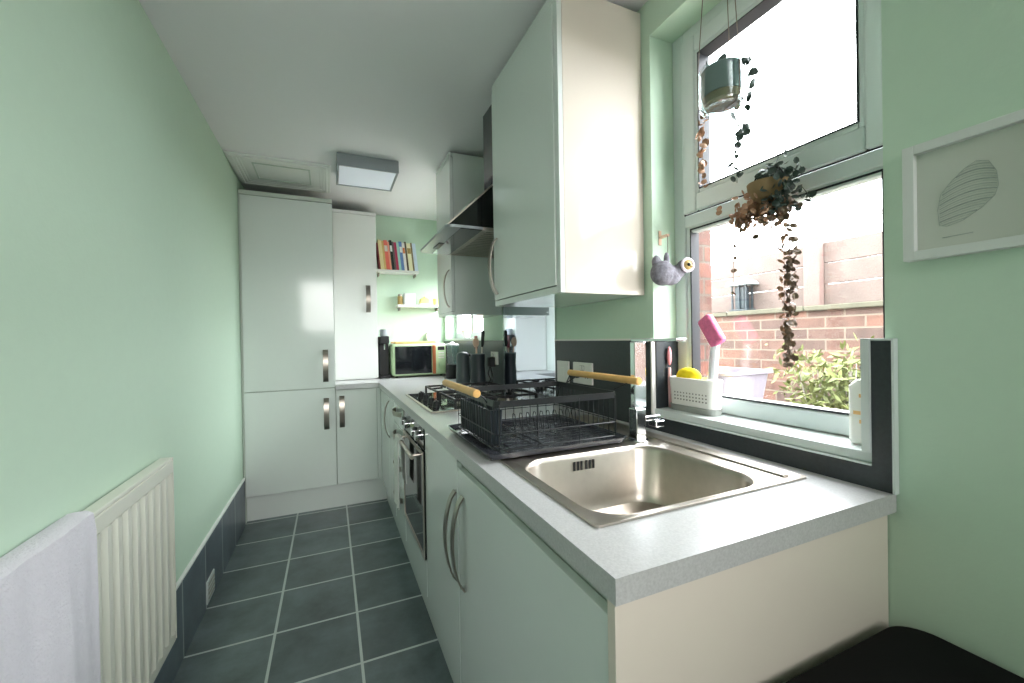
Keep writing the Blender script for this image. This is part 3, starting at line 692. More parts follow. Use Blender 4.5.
MB().lathe((1.075, 3.42, W2[2]+.0662), [(.047, 0), (.047, .008), (.042, .008), (.042, 0)], 28).build('rim', M['board'], bo, smooth=True)

# ------------------------------------------------------------------ microwave & coffee maker
mw = thing('microwave', 'retro mint green microwave with copper handle on the far worktop', 'microwave', (.72, 3.8, H))
mx0, mx1, my0, my1, mz0, mz1 = .484, .958, 3.655, 3.95, H+.012, 1.232
MB().box(mx0, mx1, my0+.012, my1, mz0, mz1, .02, seg=3).build('body', M['mwgreen'], mw, smooth=True)
MB().box(mx0+.006, mx1-.006, my0, my0+.03, mz0+.006, mz1-.006, .014, seg=3).build('fascia', M['mwgreen'], mw, smooth=True)
dr = MB().box(mx0+.022, .822, my0-.006, my0+.002, mz0+.02, mz1-.022, .004).build('door', M['mwglass'], mw)
MB().box(.828, .856, my0-.022, my0-.0005, mz0+.012, mz1-.016, .005).build('handle', M['copper'], mw)
MB().box(.878, .938, my0-.003, my0+.001, mz1-.062, mz1-.03, .001).build('display', M['black'], mw)
MB().cyl((.908, my0-.010, mz0+.105), .024, .02, 'y', 28, bev=.002).build('dial', M['mwgreen'], mw, smooth=True)
m = MB()
for i in range(3): m.box(.882, .934, my0-.003, my0+.001, mz0+.148+i*.022, mz0+.158+i*.022, .001)
m.build('button', M['plastic'], mw)
for fx in (mx0+.04, mx1-.04):
    for fy in (my0+.05, my1-.04): MB().cyl((fx, fy, H+.0065), .012, .012, 'z', 16).build('foot', M['black'], mw)
bd = thing('chopping_board', 'orange beech chopping board lying on top of the microwave', 'chopping board', (.68, 3.78, mz1))
MB().box(.515, .875, 3.70, 3.90, mz1+.001, mz1+.020, .006).build('board', M['board'], bd)
MB().box(.49, .5155, 3.775, 3.825, mz1+.003, mz1+.018, .004).build('grip', M['board'], bd)
ck = thing('kitchen_clock', 'round cream clock standing behind the chopping board', 'clock', (.90, 3.93, mz1))
MB().cyl((.895, 3.930, mz1+.068), .062, .02, 'y', 40, bev=.003).build('case', M['white'], ck, smooth=True)
MB().cyl((.895, 3.9185, mz1+.068), .052, .002, 'y', 40).build('face', M['paper'], ck)
m = MB(); m.tube([(.895, 3.9165, mz1+.068), (.895, 3.9165, mz1+.10)], .0015, 6); m.tube([(.895, 3.9165, mz1+.068), (.915, 3.9165, mz1+.055)], .0015, 6); m.build('hand', M['ink'], ck)
for fx in (.858, .922): MB().box(fx, fx+.010, 3.915, 3.948, mz1+.001, mz1+.016).build('foot', M['ink'], ck)
cf = thing('coffee_maker', 'slim black coffee maker with chrome top beside the white cupboard', 'coffee maker', (.425, 3.80, H))
MB().box(.385, .468, 3.76, 3.93, H+.001, 1.30, .008).build('body', M['black'], cf)
MB().box(.385, .468, 3.665, 3.7595, H+.001, H+.03, .004).build('drip_tray', M['gblack'], cf)
MB().box(.388, .465, 3.68, 3.7595, 1.235, 1.30, .008).build('head', M['black'], cf)
MB().cyl((.4265, 3.735, 1.33), .036, .06, 'z', 28, bev=.004).build('lid', M['lampmetal'], cf, smooth=True)
MB().tube([(.4265, 3.70, 1.235), (.4265, 3.70, 1.185)], .006, 10).build('spout', M['chrome'], cf, smooth=True)

# ------------------------------------------------------------------ shelves on back wall
def shelf(label, x0, x1, z, d=.145):
    t = thing('wall_shelf', label, 'shelf', ((x0+x1)/2, yB-d/2, z-.02))
    MB().box(x0, x1, yB-d, yB-.0005, z-.022, z, .002).build('board', M['white'], t)
    for xx in (x0+.02, x1-.03): MB().box(xx, xx+.012, yB-.09, yB-.0005, z-.05, z-.0225, .003).build('bracket', M['nickel'], t)
shelf('upper white wall shelf carrying the row of books', .385, .760, 1.898)
shelf('lower white wall shelf carrying cups and yellow dishes', .565, .965, 1.588)
cols = [('dark red', (132, 40, 46), .012, .235, 'thin dark red book at the left end of the shelf'),
        ('cream', (238, 222, 168), .030, .262, 'cream yellow book second from the left on the shelf'),
        ('tan', (222, 190, 120), .014, .255, 'thin tan book between the cream and the coral books'),
        ('coral', (240, 120, 104), .030, .262, 'thick coral red book left of the black one'),
        ('salmon', (246, 164, 140), .014, .25, 'slim salmon book touching the black book'),
        ('black', (34, 44, 40), .022, .266, 'black book a little taller than its neighbours'),
        ('grey', (110, 96, 96), .014, .255, 'slim grey brown book right of the black book'),
        ('magenta', (196, 64, 100), .020, .25, 'magenta pink book near the middle of the shelf'),
        ('teal', (168, 220, 210), .020, .255, 'pale teal book right of the magenta one'),
        ('blue', (108, 140, 196), .024, .26, 'mid blue book in the middle of the row'),
        ('white', (240, 236, 232), .022, .25, 'white book just right of the blue book'),
        ('brown', (92, 78, 58), .014, .262, 'thin dark brown book right of the white one'),
        ('ivory', (250, 240, 204), .034, .25, 'thick ivory book with an olive band, third from right'),
        ('olive', (128, 112, 74), .012, .255, 'thin olive book between ivory and pale blue books'),
        ('palest blue', (214, 230, 244), .030, .252, 'pale blue book at the right end of the shelf')]
x = .392; zs_ = 1.8985
for nm, c, w, h, lab in cols:
    mt = mat('book_cover_'+nm.replace(' ', '_'), srgb(*c), .5, noise=.12, nscale=25)
    lean = .10; w *= 1.05
    t = thing('book', lab, 'book', (x+w/2, 3.90, zs_), 'row of books on the upper shelf')
    L = lambda px, pz: (px - (pz)*lean + .02, pz+zs_)
    def pr(a, b, za, zb, y0, y1, nm_, mm):
        q = [L(a, za), L(b, za), L(b, zb), L(a, zb)]
        MB().prism(q, 'y', y0, y1).build(nm_, mm, t)
    pr(x, x+w-.001, .0012, h, 3.845, 3.848, 'spine', mt)
    pr(x, x+.0018, .0012, h, 3.848, 3.965, 'cover', mt); pr(x+w-.0028, x+w-.001, .0012, h, 3.848, 3.965, 'cover', mt)
    pr(x+.0019, x+w-.0029, .004, h-.003, 3.8485, 3.962, 'pages', M['paper'])
    if nm in ('ivory', 'blue', 'white', 'black', 'coral'):
        bm2 = {'ivory': M['ochre'], 'blue': M['white'], 'white': M['copper'], 'black': M['white'], 'coral': M['cream']}[nm]
        pr(x+.002, x+w-.003, h*.62, h*.82, 3.8441, 3.8449, 'title_band', bm2)
    x += w+.0012
# lower shelf things
zl = 1.5885
t = thing('jar', 'small olive and glass jar at the left end of the lower shelf', 'jar', (.60, 3.90, zl))
MB().lathe((.595, 3.90, zl), [(.022, 0), (.024, .004), (.024, .07), (.018, .08)], 24).build('body', M['ochre'], t, smooth=True)
MB().lathe((.595, 3.90, zl+.0805), [(.02, 0), (.02, .014), (.016, .018)], 24).build('lid', M['nickel'], t, smooth=True)
t = thing('jug', 'white square jug on the lower shelf', 'jug', (.675, 3.90, zl))
MB().loops([rrect(.628, .728, 3.87, 3.935, .01, zl), rrect(.624, .732, 3.865, 3.94, .014, zl+.03), rrect(.628, .728, 3.867, 3.938, .014, zl+.105), rrect(.632, .724, 3.871, 3.934, .012, zl+.105), rrect(.634, .722, 3.873, 3.932, .012, zl+.01)], True, True).build('body', M['white'], t, smooth=True)
t = thing('butter_dish', 'yellow lidded butter dish on the lower shelf', 'butter dish', (.81, 3.9, zl))
MB().loops([rrect(.765, .875, 3.865, 3.935, .01, zl), rrect(.755, .885, 3.857, 3.943, .014, zl+.012), rrect(.757, .883, 3.859, 3.941, .014, zl+.014)], True, True).build('dish', M['white'], t, smooth=True)
ym = mat('pale_yellow_glaze', srgb(250, 238, 150), .35)
MB().loops([rrect(.768, .872, 3.867, 3.933, .012, zl+.0145), rrect(.775, .865, 3.872, 3.928, .014, zl+.055), rrect(.795, .845, 3.885, 3.915, .012, zl+.068)], True, True).sph((.82, 3.90, zl+.074), .010).build('lid', ym, t, smooth=True)
t = thing('cup', 'small yellow cup at the right end of the lower shelf', 'cup', (.93, 3.9, zl))
MB().lathe((.925, 3.895, zl), [(.018, 0), (.022, .004), (.027, .062), (.024, .062), (.018, .008)], 24).build('body', ym, t, smooth=True)
MB().tube([(.948, 3.895, zl+.05), (.958, 3.895, zl+.045), (.960, 3.895, zl+.03), (.945, 3.895, zl+.018)], .003, 8).build('handle', ym, t, smooth=True)

# ------------------------------------------------------------------ picture
pf = thing('picture_frame', 'white box frame with a grey shell print on the right wall', 'picture', (xR-.01, .335, 1.39))
py0, py1, pz0, pz1 = .228, .424, 1.392, 1.606
m = MB(); x0, x1 = xR-.022, xR-.0005
w = .017
m.box(x0, x1, py0, py0+w, pz0, pz1); m.box(x0, x1, py1-w, py1, pz0, pz1); m.box(x0, x1, py0+w, py1-w, pz0, pz0+w); m.box(x0, x1, py0+w, py1-w, pz1-w, pz1); m.build('frame', M['framew'], pf, bevel=.001)
MB().box(xR-.010, xR-.0008, py0+w, py1-w, pz0+w, pz1-w).build('backing_paper', M['paper'], pf)
sh = MB(); xs = xR-.0106
def curve(pts, r=.0008): sh.tube([(xs, a, b) for a, b in pts], r, 5)
# scallop outline
out = [(.376, 1.450), (.378, 1.478), (.374, 1.505), (.360, 1.524), (.343, 1.541), (.328, 1.549), (.314, 1.543), (.305, 1.523), (.303, 1.500), (.307, 1.484), (.322, 1.468), (.345, 1.452), (.366, 1.446), (.376, 1.450)]
curve(out, .0004)
def inside(p):
    c_ = False
    for (a, b), (c2, d) in zip(out, out[1:]):
        if (b > p[1]) != (d > p[1]) and p[0] < (c2-a)*(p[1]-b)/(d-b)+a: c_ = not c_
    return c_
for k in range(26):
    f_ = k/25; a = (.379, 1.440+.092*f_); b = (.302, 1.458+.085*f_-.01*(1-f_)); c = (.335, (a[1]+b[1])/2+.006+.030*f_)
    pts = [(a[0]*(1-t)**2+2*c[0]*t*(1-t)+b[0]*t*t, a[1]*(1-t)**2+2*c[1]*t*(1-t)+b[1]*t*t) for t in [i/24 for i in range(25)]]
    pts = [p for p in pts if inside(p)]
    if len(pts) > 2: curve(pts, (.0011, .0003, .0006, .0003)[k % 4])
curve([(.372, 1.427), (.352, 1.4275), (.333, 1.428)], .0007)
sh.build('shell_print', M['ink'], pf)

# ------------------------------------------------------------------ window sill things
cd = thing('sink_caddy', 'white perforated plastic caddy on the window sill', 'caddy', (1.087, .985, 1.010))
cz = 1.0105; cx0, cx1, cy0, cy1 = 1.053, 1.112, .902, 1.086
MB().loops([rrect(cx0+.004, cx1-.004, cy0+.006, cy1-.006, .02, cz), rrect(cx0, cx1, cy0, cy1, .024, cz+.020), rrect(cx0+.003, cx1-.003, cy0+.003, cy1-.003, .022, cz+.020)], True, True).build('drip_base', M['ochre'] if False else mat('grey_plastic', srgb(150, 152, 146), .5), cd, smooth=True)
MB().loops([rrect(cx0+.004, cx1-.004, cy0+.004, cy1-.004, .022, cz+.0205), rrect(cx0-.001, cx1+.001, cy0-.002, cy1+.002, .026, cz+.109), rrect(cx0+.002, cx1-.002, cy0+.001, cy1-.001, .024, cz+.111), rrect(cx0+.004, cx1-.004, cy0+.003, cy1-.003, .022, cz+.108), rrect(cx0+.007, cx1-.007, cy0+.008, cy1-.008, .02, cz+.03)], True, True).build('basket', M['plastic'], cd, smooth=True)
m = MB()
for r_ in range(3):
    for i in range(11): m.box(cx0+.0008, cx0+.004, .925+i*.0125, .929+i*.0125, cz+.038+r_*.011, cz+.042+r_*.011)
m.build('holes', mat('hole_grey', srgb(130, 128, 122), .8), cd)
sp = MB(); sp.sph((1.078, 1.015, cz+.113), .036, (.62, 1.35, .85), 24); tag(sp.build('sponge', M['yellow'], smooth=True), 'bright yellow sponge sitting in the white caddy', 'sponge')
br = thing('dish_brush', 'upright dish brush with pink bristles in the caddy', 'brush', (1.075, .915, cz+.03))
MB().tube([(1.078, .930, cz+.034), (1.078, .921, cz+.12), (1.078, .913, cz+.20), (1.078, .905, cz+.235)], [.014, .014, .013, .011], 10).build('handle', M['clearp'], br, smooth=True)
rot = Matrix.Translation((1.076, .921, cz+.262)) @ Matrix.Rotation(math.radians(-33), 4, 'X')
hbm = MB(); hbm.box(-.014, .014, -.025, .025, -.050, .050, .010, rot=rot, seg=3); hbm.build('head', M['pink'], br, smooth=True)
b2 = thing('scrub_brush', 'pale pink brush standing at the left end of the caddy', 'brush', (1.068, 1.095, 1.01))
MB().tube([(1.075, 1.0955, 1.012), (1.075, 1.0955, 1.10), (1.075, 1.0955, 1.15)], [.005, .006, .005], 10).build('handle', M['palepink'], b2, smooth=True)
MB().sph((1.075, 1.0955, 1.19), .0082, (1, 1, 4.0)).build('head', mat('pink_head', srgb(236, 150, 156), .6), b2, smooth=True)
bt = thing('soap_bottle', 'white pump bottle with orange marks at the right of the sill', 'bottle', (1.0865, .526, 1.01))
MB().loops([rrect(1.066, 1.107, .502, .550, .012, 1.0105), rrect(1.063, 1.110, .499, .553, .014, 1.02), rrect(1.063, 1.110, .499, .553, .014, 1.140), rrect(1.070, 1.103, .509, .543, .014, 1.154)], True, True).build('body', M['plastic'], bt, smooth=True)
for i in range(5):
    yy = .503+.011*(i % 3); MB().box(1.0623, 1.0628, yy, yy+.014, 1.04+i*.019, 1.048+i*.019).build('label_mark', M['board'], bt)
m = MB(); m.cyl((1.0865, .526, 1.161), .009, .016, seg=20); m.cyl((1.0865, .526, 1.174), .005, .016, seg=14); m.box(1.070, 1.094, .521, .531, 1.178, 1.185, .002); m.build('pump', M['concrete'], bt, smooth=True)

# ------------------------------------------------------------------ felt bird ornament
fb = thing('felt_bird', 'grey lilac felt bird ornament hanging in the window reveal', 'ornament', (1.05, 1.065, 1.42))
m = MB()
m.sph((1.018, 1.062, 1.468), .044, (1.0, .8, .95)); m.sph((1.046, 1.060, 1.460), .037, (1.2, .8, .85)); m.sph((1.072, 1.055, 1.474), .026, (1.2, .9, .9)); m.sph((1.090, 1.040, 1.492), .024, (1, .9, .95)); m.sph((1.000, 1.070, 1.505), .020, (.9, .6, 1.2)); m.sph((1.040, 1.066, 1.515), .012, (.9, .8, 2.2))
b = m.build('body', M['felt'], fb, smooth=True)
rm = b.modifiers.new('r', 'REMESH'); rm.mode = 'VOXEL'; rm.voxel_size = .003; rm.use_smooth_shade = True
sm = b.modifiers.new('s', 'SMOOTH'); sm.iterations = 6
m = MB(); m.tube([(1.088+.020*math.cos(a), 1.022-.004*math.cos(a), 1.493+.020*math.sin(a)) for a in [2*PI*i/20 for i in range(20)]], .005, 8, closed=True); m.build('face_ring', M['felt2'], fb, smooth=True)
e = MB(); e.sph((1.088, 1.021, 1.493), .017, (1, .5, 1)); e.build('face', M['ochre'], fb, smooth=True)
MB().sph((1.084, 1.0125, 1.493), .006).build('eye', M['black'], fb, smooth=True)
MB().tube([(1.048, 1.066, 1.482), (1.05, 1.07, 1.53), (1.0555, 1.075, 1.600)], .0012, 6).build('hanging_cord', M['twine'], fb)
m = MB(); m.tube([(1.092, 1.014, 1.489), (1.098, 1.006, 1.484)], [.004, .001], 8); m.build('beak', M['ochre'], fb)
hk = tag(MB().box(1.052, 1.064, 1.075, 1.1145, 1.598, 1.606, .001).box(1.052, 1.064, 1.112, 1.1148, 1.575, 1.625, .001).build('wall_hook', M['wood']), 'pale hook in the reveal from which the felt bird hangs', 'hook')

# ------------------------------------------------------------------ hanging planters and trailing vines
def leaf(m, c, r, rnd):
    n = Vector((rnd.uniform(-1, 1), rnd.uniform(-1, 1), rnd.uniform(-.4, 1))).normalized(); a = n.orthogonal().normalized()
    a = Matrix.Rotation(rnd.uniform(0, 2*PI), 3, n) @ a; b = n.cross(a); c = Vector(c)
    ctr = m.bm.verts.new(c-n*r*.25)
    ring = [m.bm.verts.new(c+a*r*math.cos(t)*(1.0 if math.cos(t) > 0 else .8)+b*r*.8*math.sin(t)) for t in [2*PI*i/7 for i in range(7)]]
    for i in range(7): m.bm.faces.new((ctr, ring[i], ring[(i+1) % 7]))
def vine(path, n, spread, r, mt, parent, seed, name='trailing_vine', clip=1.107):
    rnd = random.Random(seed); m = MB(); P = [Vector(p) for p in path]
    L = [0]
    for a, b in zip(P, P[1:]): L.append(L[-1]+(b-a).length)
    def at(s):
        for i in range(len(P)-1):
            if s <= L[i+1]: return P[i].lerp(P[i+1], (s-L[i])/max(1e-6, L[i+1]-L[i]))
        return P[-1]
    m.tube(P, .0009, 5)
    for i in range(n):
        p = at(L[-1]*(i+.5)/n)+Vector((rnd.uniform(-1, 1), rnd.uniform(-1, 1), rnd.uniform(-.5, .5)))*spread
        p.x = min(p.x, clip-r)
        leaf(m, p, r*rnd.uniform(.7, 1.25), rnd)
    return m.build(name, mt, parent, smooth=False)
hp = thing('hanging_planter', 'glass jar planter hanging on cords high in the window', 'hanging planter', (.99, .808, 1.87))
cx, cy = .985, .797
MB().lathe((cx, cy, 1.868), [(.045, 0), (.056, .006), (.060, .03), (.060, .105), (.057, .112), (.054, .105), (.056, .03), (.044, .006)], 32).build('jar', M['jar'], hp, smooth=True)
MB().lathe((cx, cy, 1.905), [(.050, 0), (.053, .01), (.0535, .068), (.050, .072), (.046, .062), (.02, .058)], 32).build('inner_pot', M['concrete'], hp, smooth=True)
MB().lathe((cx, cy, 1.885), [(.046, 0), (.051, .018), (.03, .019)], 28).build('pebble_layer', M['terra'], hp, smooth=True)
m = MB()
for a in (0.35, 2.45, 4.5):
    px, py = cx+.0615*math.cos(a), cy+.0615*math.sin(a)
    m.tube([(cx, cy, 1.866), (px*.7+cx*.3, py*.7+cy*.3, 1.8665), (px, py, 1.88), (px, py, 1.975), (cx+.045*math.cos(a), cy+.045*math.sin(a), 2.20), (cx+.030*math.cos(a), cy+.030*math.sin(a), zC-.001)], .0012, 6)
m.build('hanging_cord', M['twine'], hp)
rnd = random.Random(5); m = MB()
for i in range(46):
    a = rnd.uniform(0, 2*PI); rr_ = rnd.uniform(0, .05); leaf(m, (cx+rr_*math.cos(a), cy+rr_*math.sin(a)-.0, 1.973+rnd.uniform(0, .02)), .010, rnd)
for i in range(16): leaf(m, (cx+rnd.uniform(-.01, .05), cy-.05+rnd.uniform(-.02, .012), 1.955+rnd.uniform(-.03, .035)), .009, rnd)
m.build('foliage', M['vine3'], hp)
vine([(cx+.02, cy+.055, 1.98), (cx+.03, cy+.068, 1.95), (1.02, .895, 1.86), (1.03, .905, 1.78), (1.03, .905, 1.70)], 34, .012, .011, M['vine2'], hp, 11)
vine([(cx+.05, cy+.0, 1.98), (cx+.066, cy, 1.95), (1.045, .80, 1.85), (1.045, .805, 1.77), (1.04, .80, 1.68)], 30, .014, .011, M['vine3'], hp, 12)
vine([(cx+.03, cy-.05, 1.98), (cx+.04, cy-.062, 1.95), (1.04, .765, 1.86), (1.04, .77, 1.80)], 12, .010, .011, M['vine3'], hp, 13)

hp = thing('hanging_planter', 'bowl planter with a mass of purple leaves on the window transom', 'hanging planter', (1.06, .72, 1.60))
cx, cy, cz = 1.055, .722, 1.602
MB().lathe((cx, cy, cz), [(.015, 0), (.035, .010), (.047, .035), (.049, .052), (.045, .052), (.03, .02)], 28).build('bowl', M['terra'], hp, smooth=True)
m = MB(); m.tube([(cx, cy+.048, cz+.05), (cx, cy+.03, cz+.082), (cx, cy, cz+.090), (cx, cy-.03, cz+.082), (cx, cy-.048, cz+.05)], .0022, 6); m.tube([(cx, cy, cz+.090), (cx+.02, cy, cz+.10), (1.112, cy, cz+.095)], .0022, 6); m.build('hanger', M['black'], hp)
rnd = random.Random(9); m = MB()
for i in range(190):   # dense dark clump to the right of the bowl
    t = rnd.random(); leaf(m, (min(1.092, cx-.005+rnd.gauss(0, .018)), .692+rnd.gauss(0, .020), 1.575+.115*t+rnd.gauss(0, .008)), .0105, rnd)
m.build('foliage', M['vine3'], hp)
m = MB()
for i in range(130): leaf(m, (min(1.092, cx-.015+rnd.gauss(0, .026)), .762+rnd.gauss(0, .030), 1.59+rnd.gauss(0, .018)), .010, rnd)
m.build('foliage', M['vine2'], hp)
m = MB()
for i in range(70): leaf(m, (min(1.092, cx+rnd.gauss(0, .018)), .735+rnd.gauss(0, .035), 1.572+rnd.gauss(0, .014)), .010, rnd)
m.build('foliage', M['vine'], hp)
vine([(cx, .70, 1.60), (cx, .675, 1.55), (cx, .668, 1.46)], 26, .014, .010, M['vine'], hp, 21)
vine([(cx, .668, 1.47), (cx-.002, .668, 1.36), (cx, .672, 1.28), (cx, .675, 1.18)], 95, .0125, .0095, M['vine'], hp, 22)
vine([(cx, .69, 1.57), (cx, .682, 1.45), (cx, .684, 1.32), (cx, .68, 1.26)], 30, .010, .009, M['vine2'], hp, 23)
vine([(cx, .64, 1.62), (cx, .625, 1.595), (cx, .615, 1.57)], 9, .010, .009, M['vine3'], hp, 24)
vine([(cx, .80, 1.59), (cx, .825, 1.50), (cx, .828, 1.40), (cx, .83, 1.36)], 7, .005, .008, M['vine'], hp, 25)

# ------------------------------------------------------------------ black bin in the near corner
bn = thing('bin', 'black soft-edged bin in the corner against the cabinet end', 'bin', (.78, .22, 0))
q = lambda x0, x1, y0, y1, r, z: rrect(x0, x1, y0, y1, r, z, 8)
MB().loops([q(.60, .98, .03, .40, .05, 0), q(.585, 1.0, .02, .415, .06, .03), q(.565, 1.008, .005, .425, .07, .65)], True, True).build('body', M['binb'], bn, smooth=True)
MB().loops([q(.555, 1.016, -.002, .438, .055, .651), q(.552, 1.018, -.005, .442, .058, .675), q(.56, 1.012, .003, .434, .055, .698), q(.59, .985, .03, .41, .05, .706), q(.68, .92, .10, .34, .06, .708)], True, True).build('lid', M['binb'], bn, smooth=True)

# ------------------------------------------------------------------ outside
GZ = -.15
struct('ground', MB().box(1.21, 16, -12, 18, GZ-.1, GZ), M['ground'])
struct('ground', MB().box(-8, xL-.12, -12, 18, GZ-.1, GZ).box(xL-.12, 1.21, -12, yR-.1, GZ-.1, GZ), M['ground'])
xw = 3.0
gw = thing('garden_wall', 'old red brick garden wall with a mossy stone coping', 'wall', (xw+.1, 2, GZ))
MB().box(xw, xw+.23, -3, 9, GZ, 1.415).build('brickwork', M['brick'], gw)
m = MB(); yy = -3
while yy < 9:
    m.box(xw-.025, xw+.255, yy+.004, yy+.596, 1.4155, 1.445+random.uniform(-.006, .006), .006); yy += .6
m.build('coping', M['stone'], gw)
fz = 1.455
def fence_panel(label, y0, y1):
    t = thing('board_fence', label, 'fence panel', (xw+.10, (y0+y1)/2, fz), 'weathered board fence panels on the garden wall')
    for i in range(3):
        MB().box(xw+.085, xw+.115, y0, y1, fz+i*.142, fz+.138+i*.142, .004).build('board', M['fence'], t)
fence_panel('weathered board fence panel right of the post, on the brick wall', -.2, 1.728)
fence_panel('weathered board fence panel left of the post, on the brick wall', 1.836, 3.75)
def post(label, y):
    t = thing('fence_post', label, 'fence post', (xw+.08, y, fz))
    MB().box(xw+.035, xw+.145, y, y+.105, fz-.008, 1.925, .008).build('shaft', M['post'], t)
post('thick weathered fence post between the two board panels', 1.73)
lt = thing('bird_feeder', 'small dark lantern-shaped bird feeder on the wall coping', 'bird feeder', (xw-.0, 2.25, 1.45))
m = MB(); lx, ly = xw+.03, 2.30
for dx, dy in ((-.035, -.06), (.035, -.06), (-.035, .06), (.035, .06), (-.035, 0), (.035, 0)): m.box(lx+dx-.006, lx+dx+.006, ly+dy-.006, ly+dy+.006, 1.465, 1.655)
m.build('upright', M['charcoal'], lt)
MB().box(lx-.05, lx+.05, ly-.08, ly+.08, 1.452, 1.466, .002).build('base', M['charcoal'], lt)
m = MB(); m.prism([(ly-.11, 1.656), (ly+.11, 1.656), (ly+.085, 1.69), (ly-.085, 1.69)], 'x', lx-.06, lx+.052); m.build('roof', M['concrete'], lt)
MB().box(lx-.03, lx+.03, ly-.04, ly+.04, 1.47, 1.64, .004).build('seed_box', M['charcoal'], lt)
bp = MB().box(1.40, 1.62, 1.385, 1.60, GZ, 1.76)
tag(bp.build('brick_pier', M['brick2']), 'red brick pier just outside the left edge of the window', 'pier')
# plastic tub outside on a stand of bricks
tb = thing('storage_tub', 'pale lilac plastic tub standing outside below the window', 'tub', (2.1, 1.85, .0))
MB().loops([rrect(1.98, 2.30, 1.62, 2.04, .05, .78), rrect(1.95, 2.33, 1.58, 2.08, .06, 1.035), rrect(1.93, 2.35, 1.56, 2.10, .065, 1.04), rrect(1.93, 2.35, 1.56, 2.10, .065, 1.055), rrect(1.96, 2.32, 1.59, 2.07, .055, 1.055), rrect(1.99, 2.29, 1.63, 2.03, .045, .80)], True, True).build('tub', M['tub'], tb, smooth=True)
gt = thing('garden_table', 'low slatted garden table carrying the plastic tub', 'table', (2.1, 1.85, GZ))
m = MB()
for i in range(5): m.box(1.88+i*.11, 1.975+i*.11, 1.50, 2.18, .755, .779, .003)
m.build('tabletop', M['fence'], gt)
for xx in (1.91, 2.36):
    for yy in (1.53, 2.11): MB().box(xx-.02, xx+.02, yy-.02, yy+.02, GZ, .7545).build('leg', M['fence'], gt)
# leafy shrub in front of the wall
def shrub(label, c, rx, ry, z0, z1, n, seed, lr=.03):
    t = thing('garden_shrub', label, 'shrub', (c[0], c[1], GZ), 'shrubs outside the window'); rnd = random.Random(seed); m = MB(); st = MB()
    for i in range(16):
        a = rnd.uniform(0, 2*PI); top = Vector((c[0]+rx*.8*math.cos(a)*rnd.random(), c[1]+ry*.9*math.sin(a)*rnd.random(), rnd.uniform(z1*.8, z1)))
        st.tube([(c[0], c[1], GZ), ((c[0]+top.x)/2, (c[1]+top.y)/2, (GZ+top.z)/2-.05), top], [.012, .008, .002], 5)
        for j in range(n//16):
            s = rnd.uniform(.45, 1.04); p = Vector((c[0], c[1], GZ)).lerp(top, s)+Vector((max(-.15, min(.15, rnd.gauss(0, .07))), rnd.gauss(0, .09), rnd.gauss(0, .05)))
            nn = Vector((rnd.uniform(-1, 1), rnd.uniform(-1, 1), rnd.uniform(.1, 1))).normalized(); a1 = nn.orthogonal().normalized(); a1 = Matrix.Rotation(rnd.uniform(0, 6.28), 3, nn) @ a1; b1 = nn.cross(a1)
            L = lr*rnd.uniform(.7, 1.5)
            m.face([p-a1*L, p+b1*L*.28, p+a1*L, p-b1*L*.28])
    st.build('stem', M['bark'], t); m.build('foliage', M['leafg'], t)
shrub('large yellow green shrub outside by the right of the window', (2.62, 1.35), .12, .55, .2, 1.17, 3000, 1)
shrub('small yellow green shrub by the brick pier outside', (2.68, 2.72), .10, .2, .2, 1.13, 420, 2)
# bare trees
def tree(label, base, h, seed, r0=.12):
    t = thing('bare_tree', label, 'tree', base, 'bare winter trees beyond the fence'); rnd = random.Random(seed); m = MB()
    def grow(p, d, L, r, dep):
        q = p+d*L; mid = p+d*L*.5+Vector((rnd.gauss(0, .04), rnd.gauss(0, .04), 0))*L
        m.tube([p, mid, q], [r, r*.85, r*.7], 5 if dep < 3 else 4)
        if dep >= 6: return
        for k in range(3 if dep < 4 else 2):
            nd = (d+Vector((rnd.gauss(0, .45), rnd.gauss(0, .45), rnd.gauss(.12, .2)))).normalized()
            grow(p.lerp(q, rnd.uniform(.6, 1)), nd, L*rnd.uniform(.62, .82), r*.6, dep+1)
    grow(Vector(base), Vector((0, 0, 1)), h*.3, r0, 0)
    m.build('branches', M['bark'], t)
tree('bare tree on the left beyond the fence', (8.5, 7.9, GZ), 4.6, 4, .08)
tree('bare tree in the middle beyond the fence', (13.5, 9.2, GZ), 6.6, 5, .10)
tree('bare tree on the right beyond the fence', (9.0, 4.4, GZ), 5.0, 8, .08)

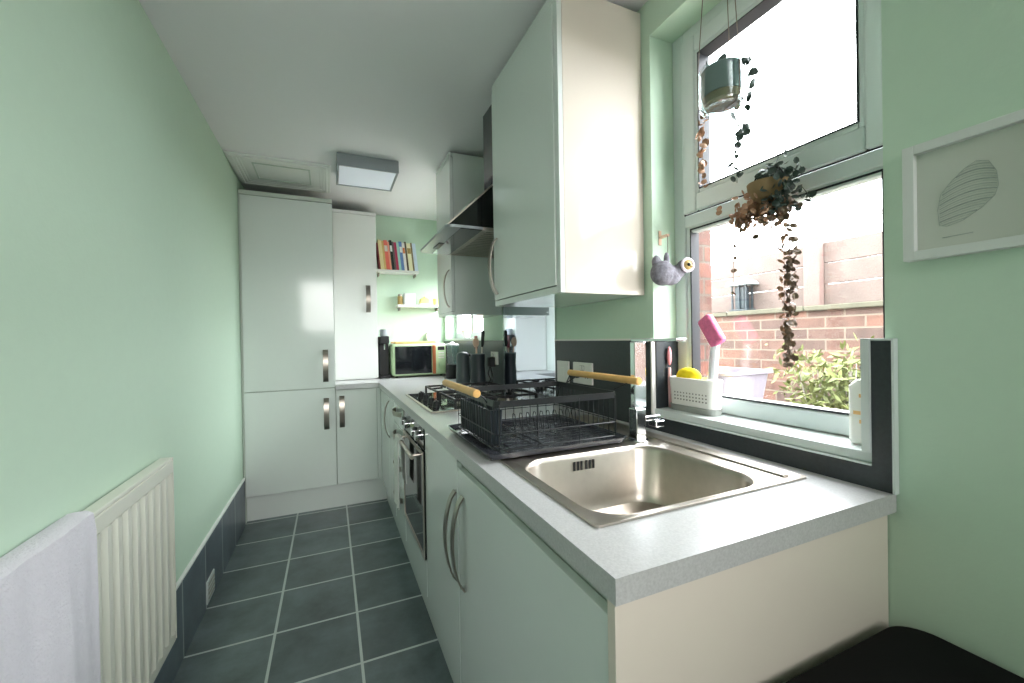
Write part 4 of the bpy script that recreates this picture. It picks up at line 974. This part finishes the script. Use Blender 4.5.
# ------------------------------------------------------------------ world, lights
w = bpy.data.worlds.new('sky'); bpy.context.scene.world = w; w.use_nodes = True
bg = w.node_tree.nodes['Background']; bg.inputs[0].default_value = (.93, .96, 1, 1); bg.inputs[1].default_value = 7.5
def portal(name, loc, rot, sx, sy):
    l = bpy.data.lights.new(name, 'AREA'); l.shape = 'RECTANGLE'; l.size = sx; l.size_y = sy; l.cycles.is_portal = True
    o = bpy.data.objects.new(name, l); C.objects.link(o); o.location = loc; o.rotation_euler = rot
portal('portal_window', (1.22, .789, 1.65), (0, PI/2, 0), 1.3, .66)
portal('portal_far_window', (1.22, 3.39, 1.59), (0, PI/2, 0), .68, 1.08)
l = bpy.data.lights.new('far_end_fill', 'AREA'); l.shape = 'RECTANGLE'; l.size = 1.3; l.size_y = .9; l.energy = 2.3; l.spread = math.radians(62); l.color = (1, .98, .97)  # added fill light behind the camera, brightens the far end of the aisle
o = bpy.data.objects.new('far_end_fill_light', l); C.objects.link(o); o.location = (.2, -1.6, 1.9)
o.rotation_euler = (Vector((-.12, 2.9, .7))-Vector((.2, -1.6, 1.9))).to_track_quat('-Z', 'Y').to_euler()
l = bpy.data.lights.new('rear_fill', 'AREA'); l.shape = 'RECTANGLE'; l.size = 1.3; l.size_y = 1.6; l.energy = 3; l.color = (1, .97, .93)  # added overhead fill behind the camera, stands for no known fixture
o = bpy.data.objects.new('rear_fill_light', l); C.objects.link(o); o.location = (.2, -1.5, zC-.06); o.rotation_euler = (math.radians(22), 0, 0)

# ------------------------------------------------------------------ camera
S = .333/.3422
yaw, pitch, roll, f = .4134, -.0058, .0167, 414.12
cy, sy = math.cos(yaw), math.sin(yaw); cp, sp_ = math.cos(pitch), math.sin(pitch)
A = Matrix(((cy, -sy, 0), (sy, cy, 0), (0, 0, 1))); B = Matrix(((1, 0, 0), (0, cp, sp_), (0, -sp_, cp)))
MM = B @ A; r, fw, up_ = MM[0], MM[1], MM[2]
c, s = math.cos(roll), math.sin(roll)
X = r*c-up_*s; Y = r*s+up_*c; Z = -fw
cam = bpy.data.cameras.new('camera'); co = bpy.data.objects.new('camera', cam); C.objects.link(co)
cam.sensor_width = 36; cam.lens = 36*f/1024; cam.clip_start = .02
mt = Matrix((X, Y, Z)).transposed().to_4x4(); mt.translation = Vector((0, 0, 1.292*S)); co.matrix_world = mt
bpy.context.scene.camera = co
vs = bpy.context.scene.view_settings
vs.view_transform = 'Standard'; vs.look = 'None'; vs.gamma = 1; vs.use_curve_mapping = False; vs.exposure = 1.62
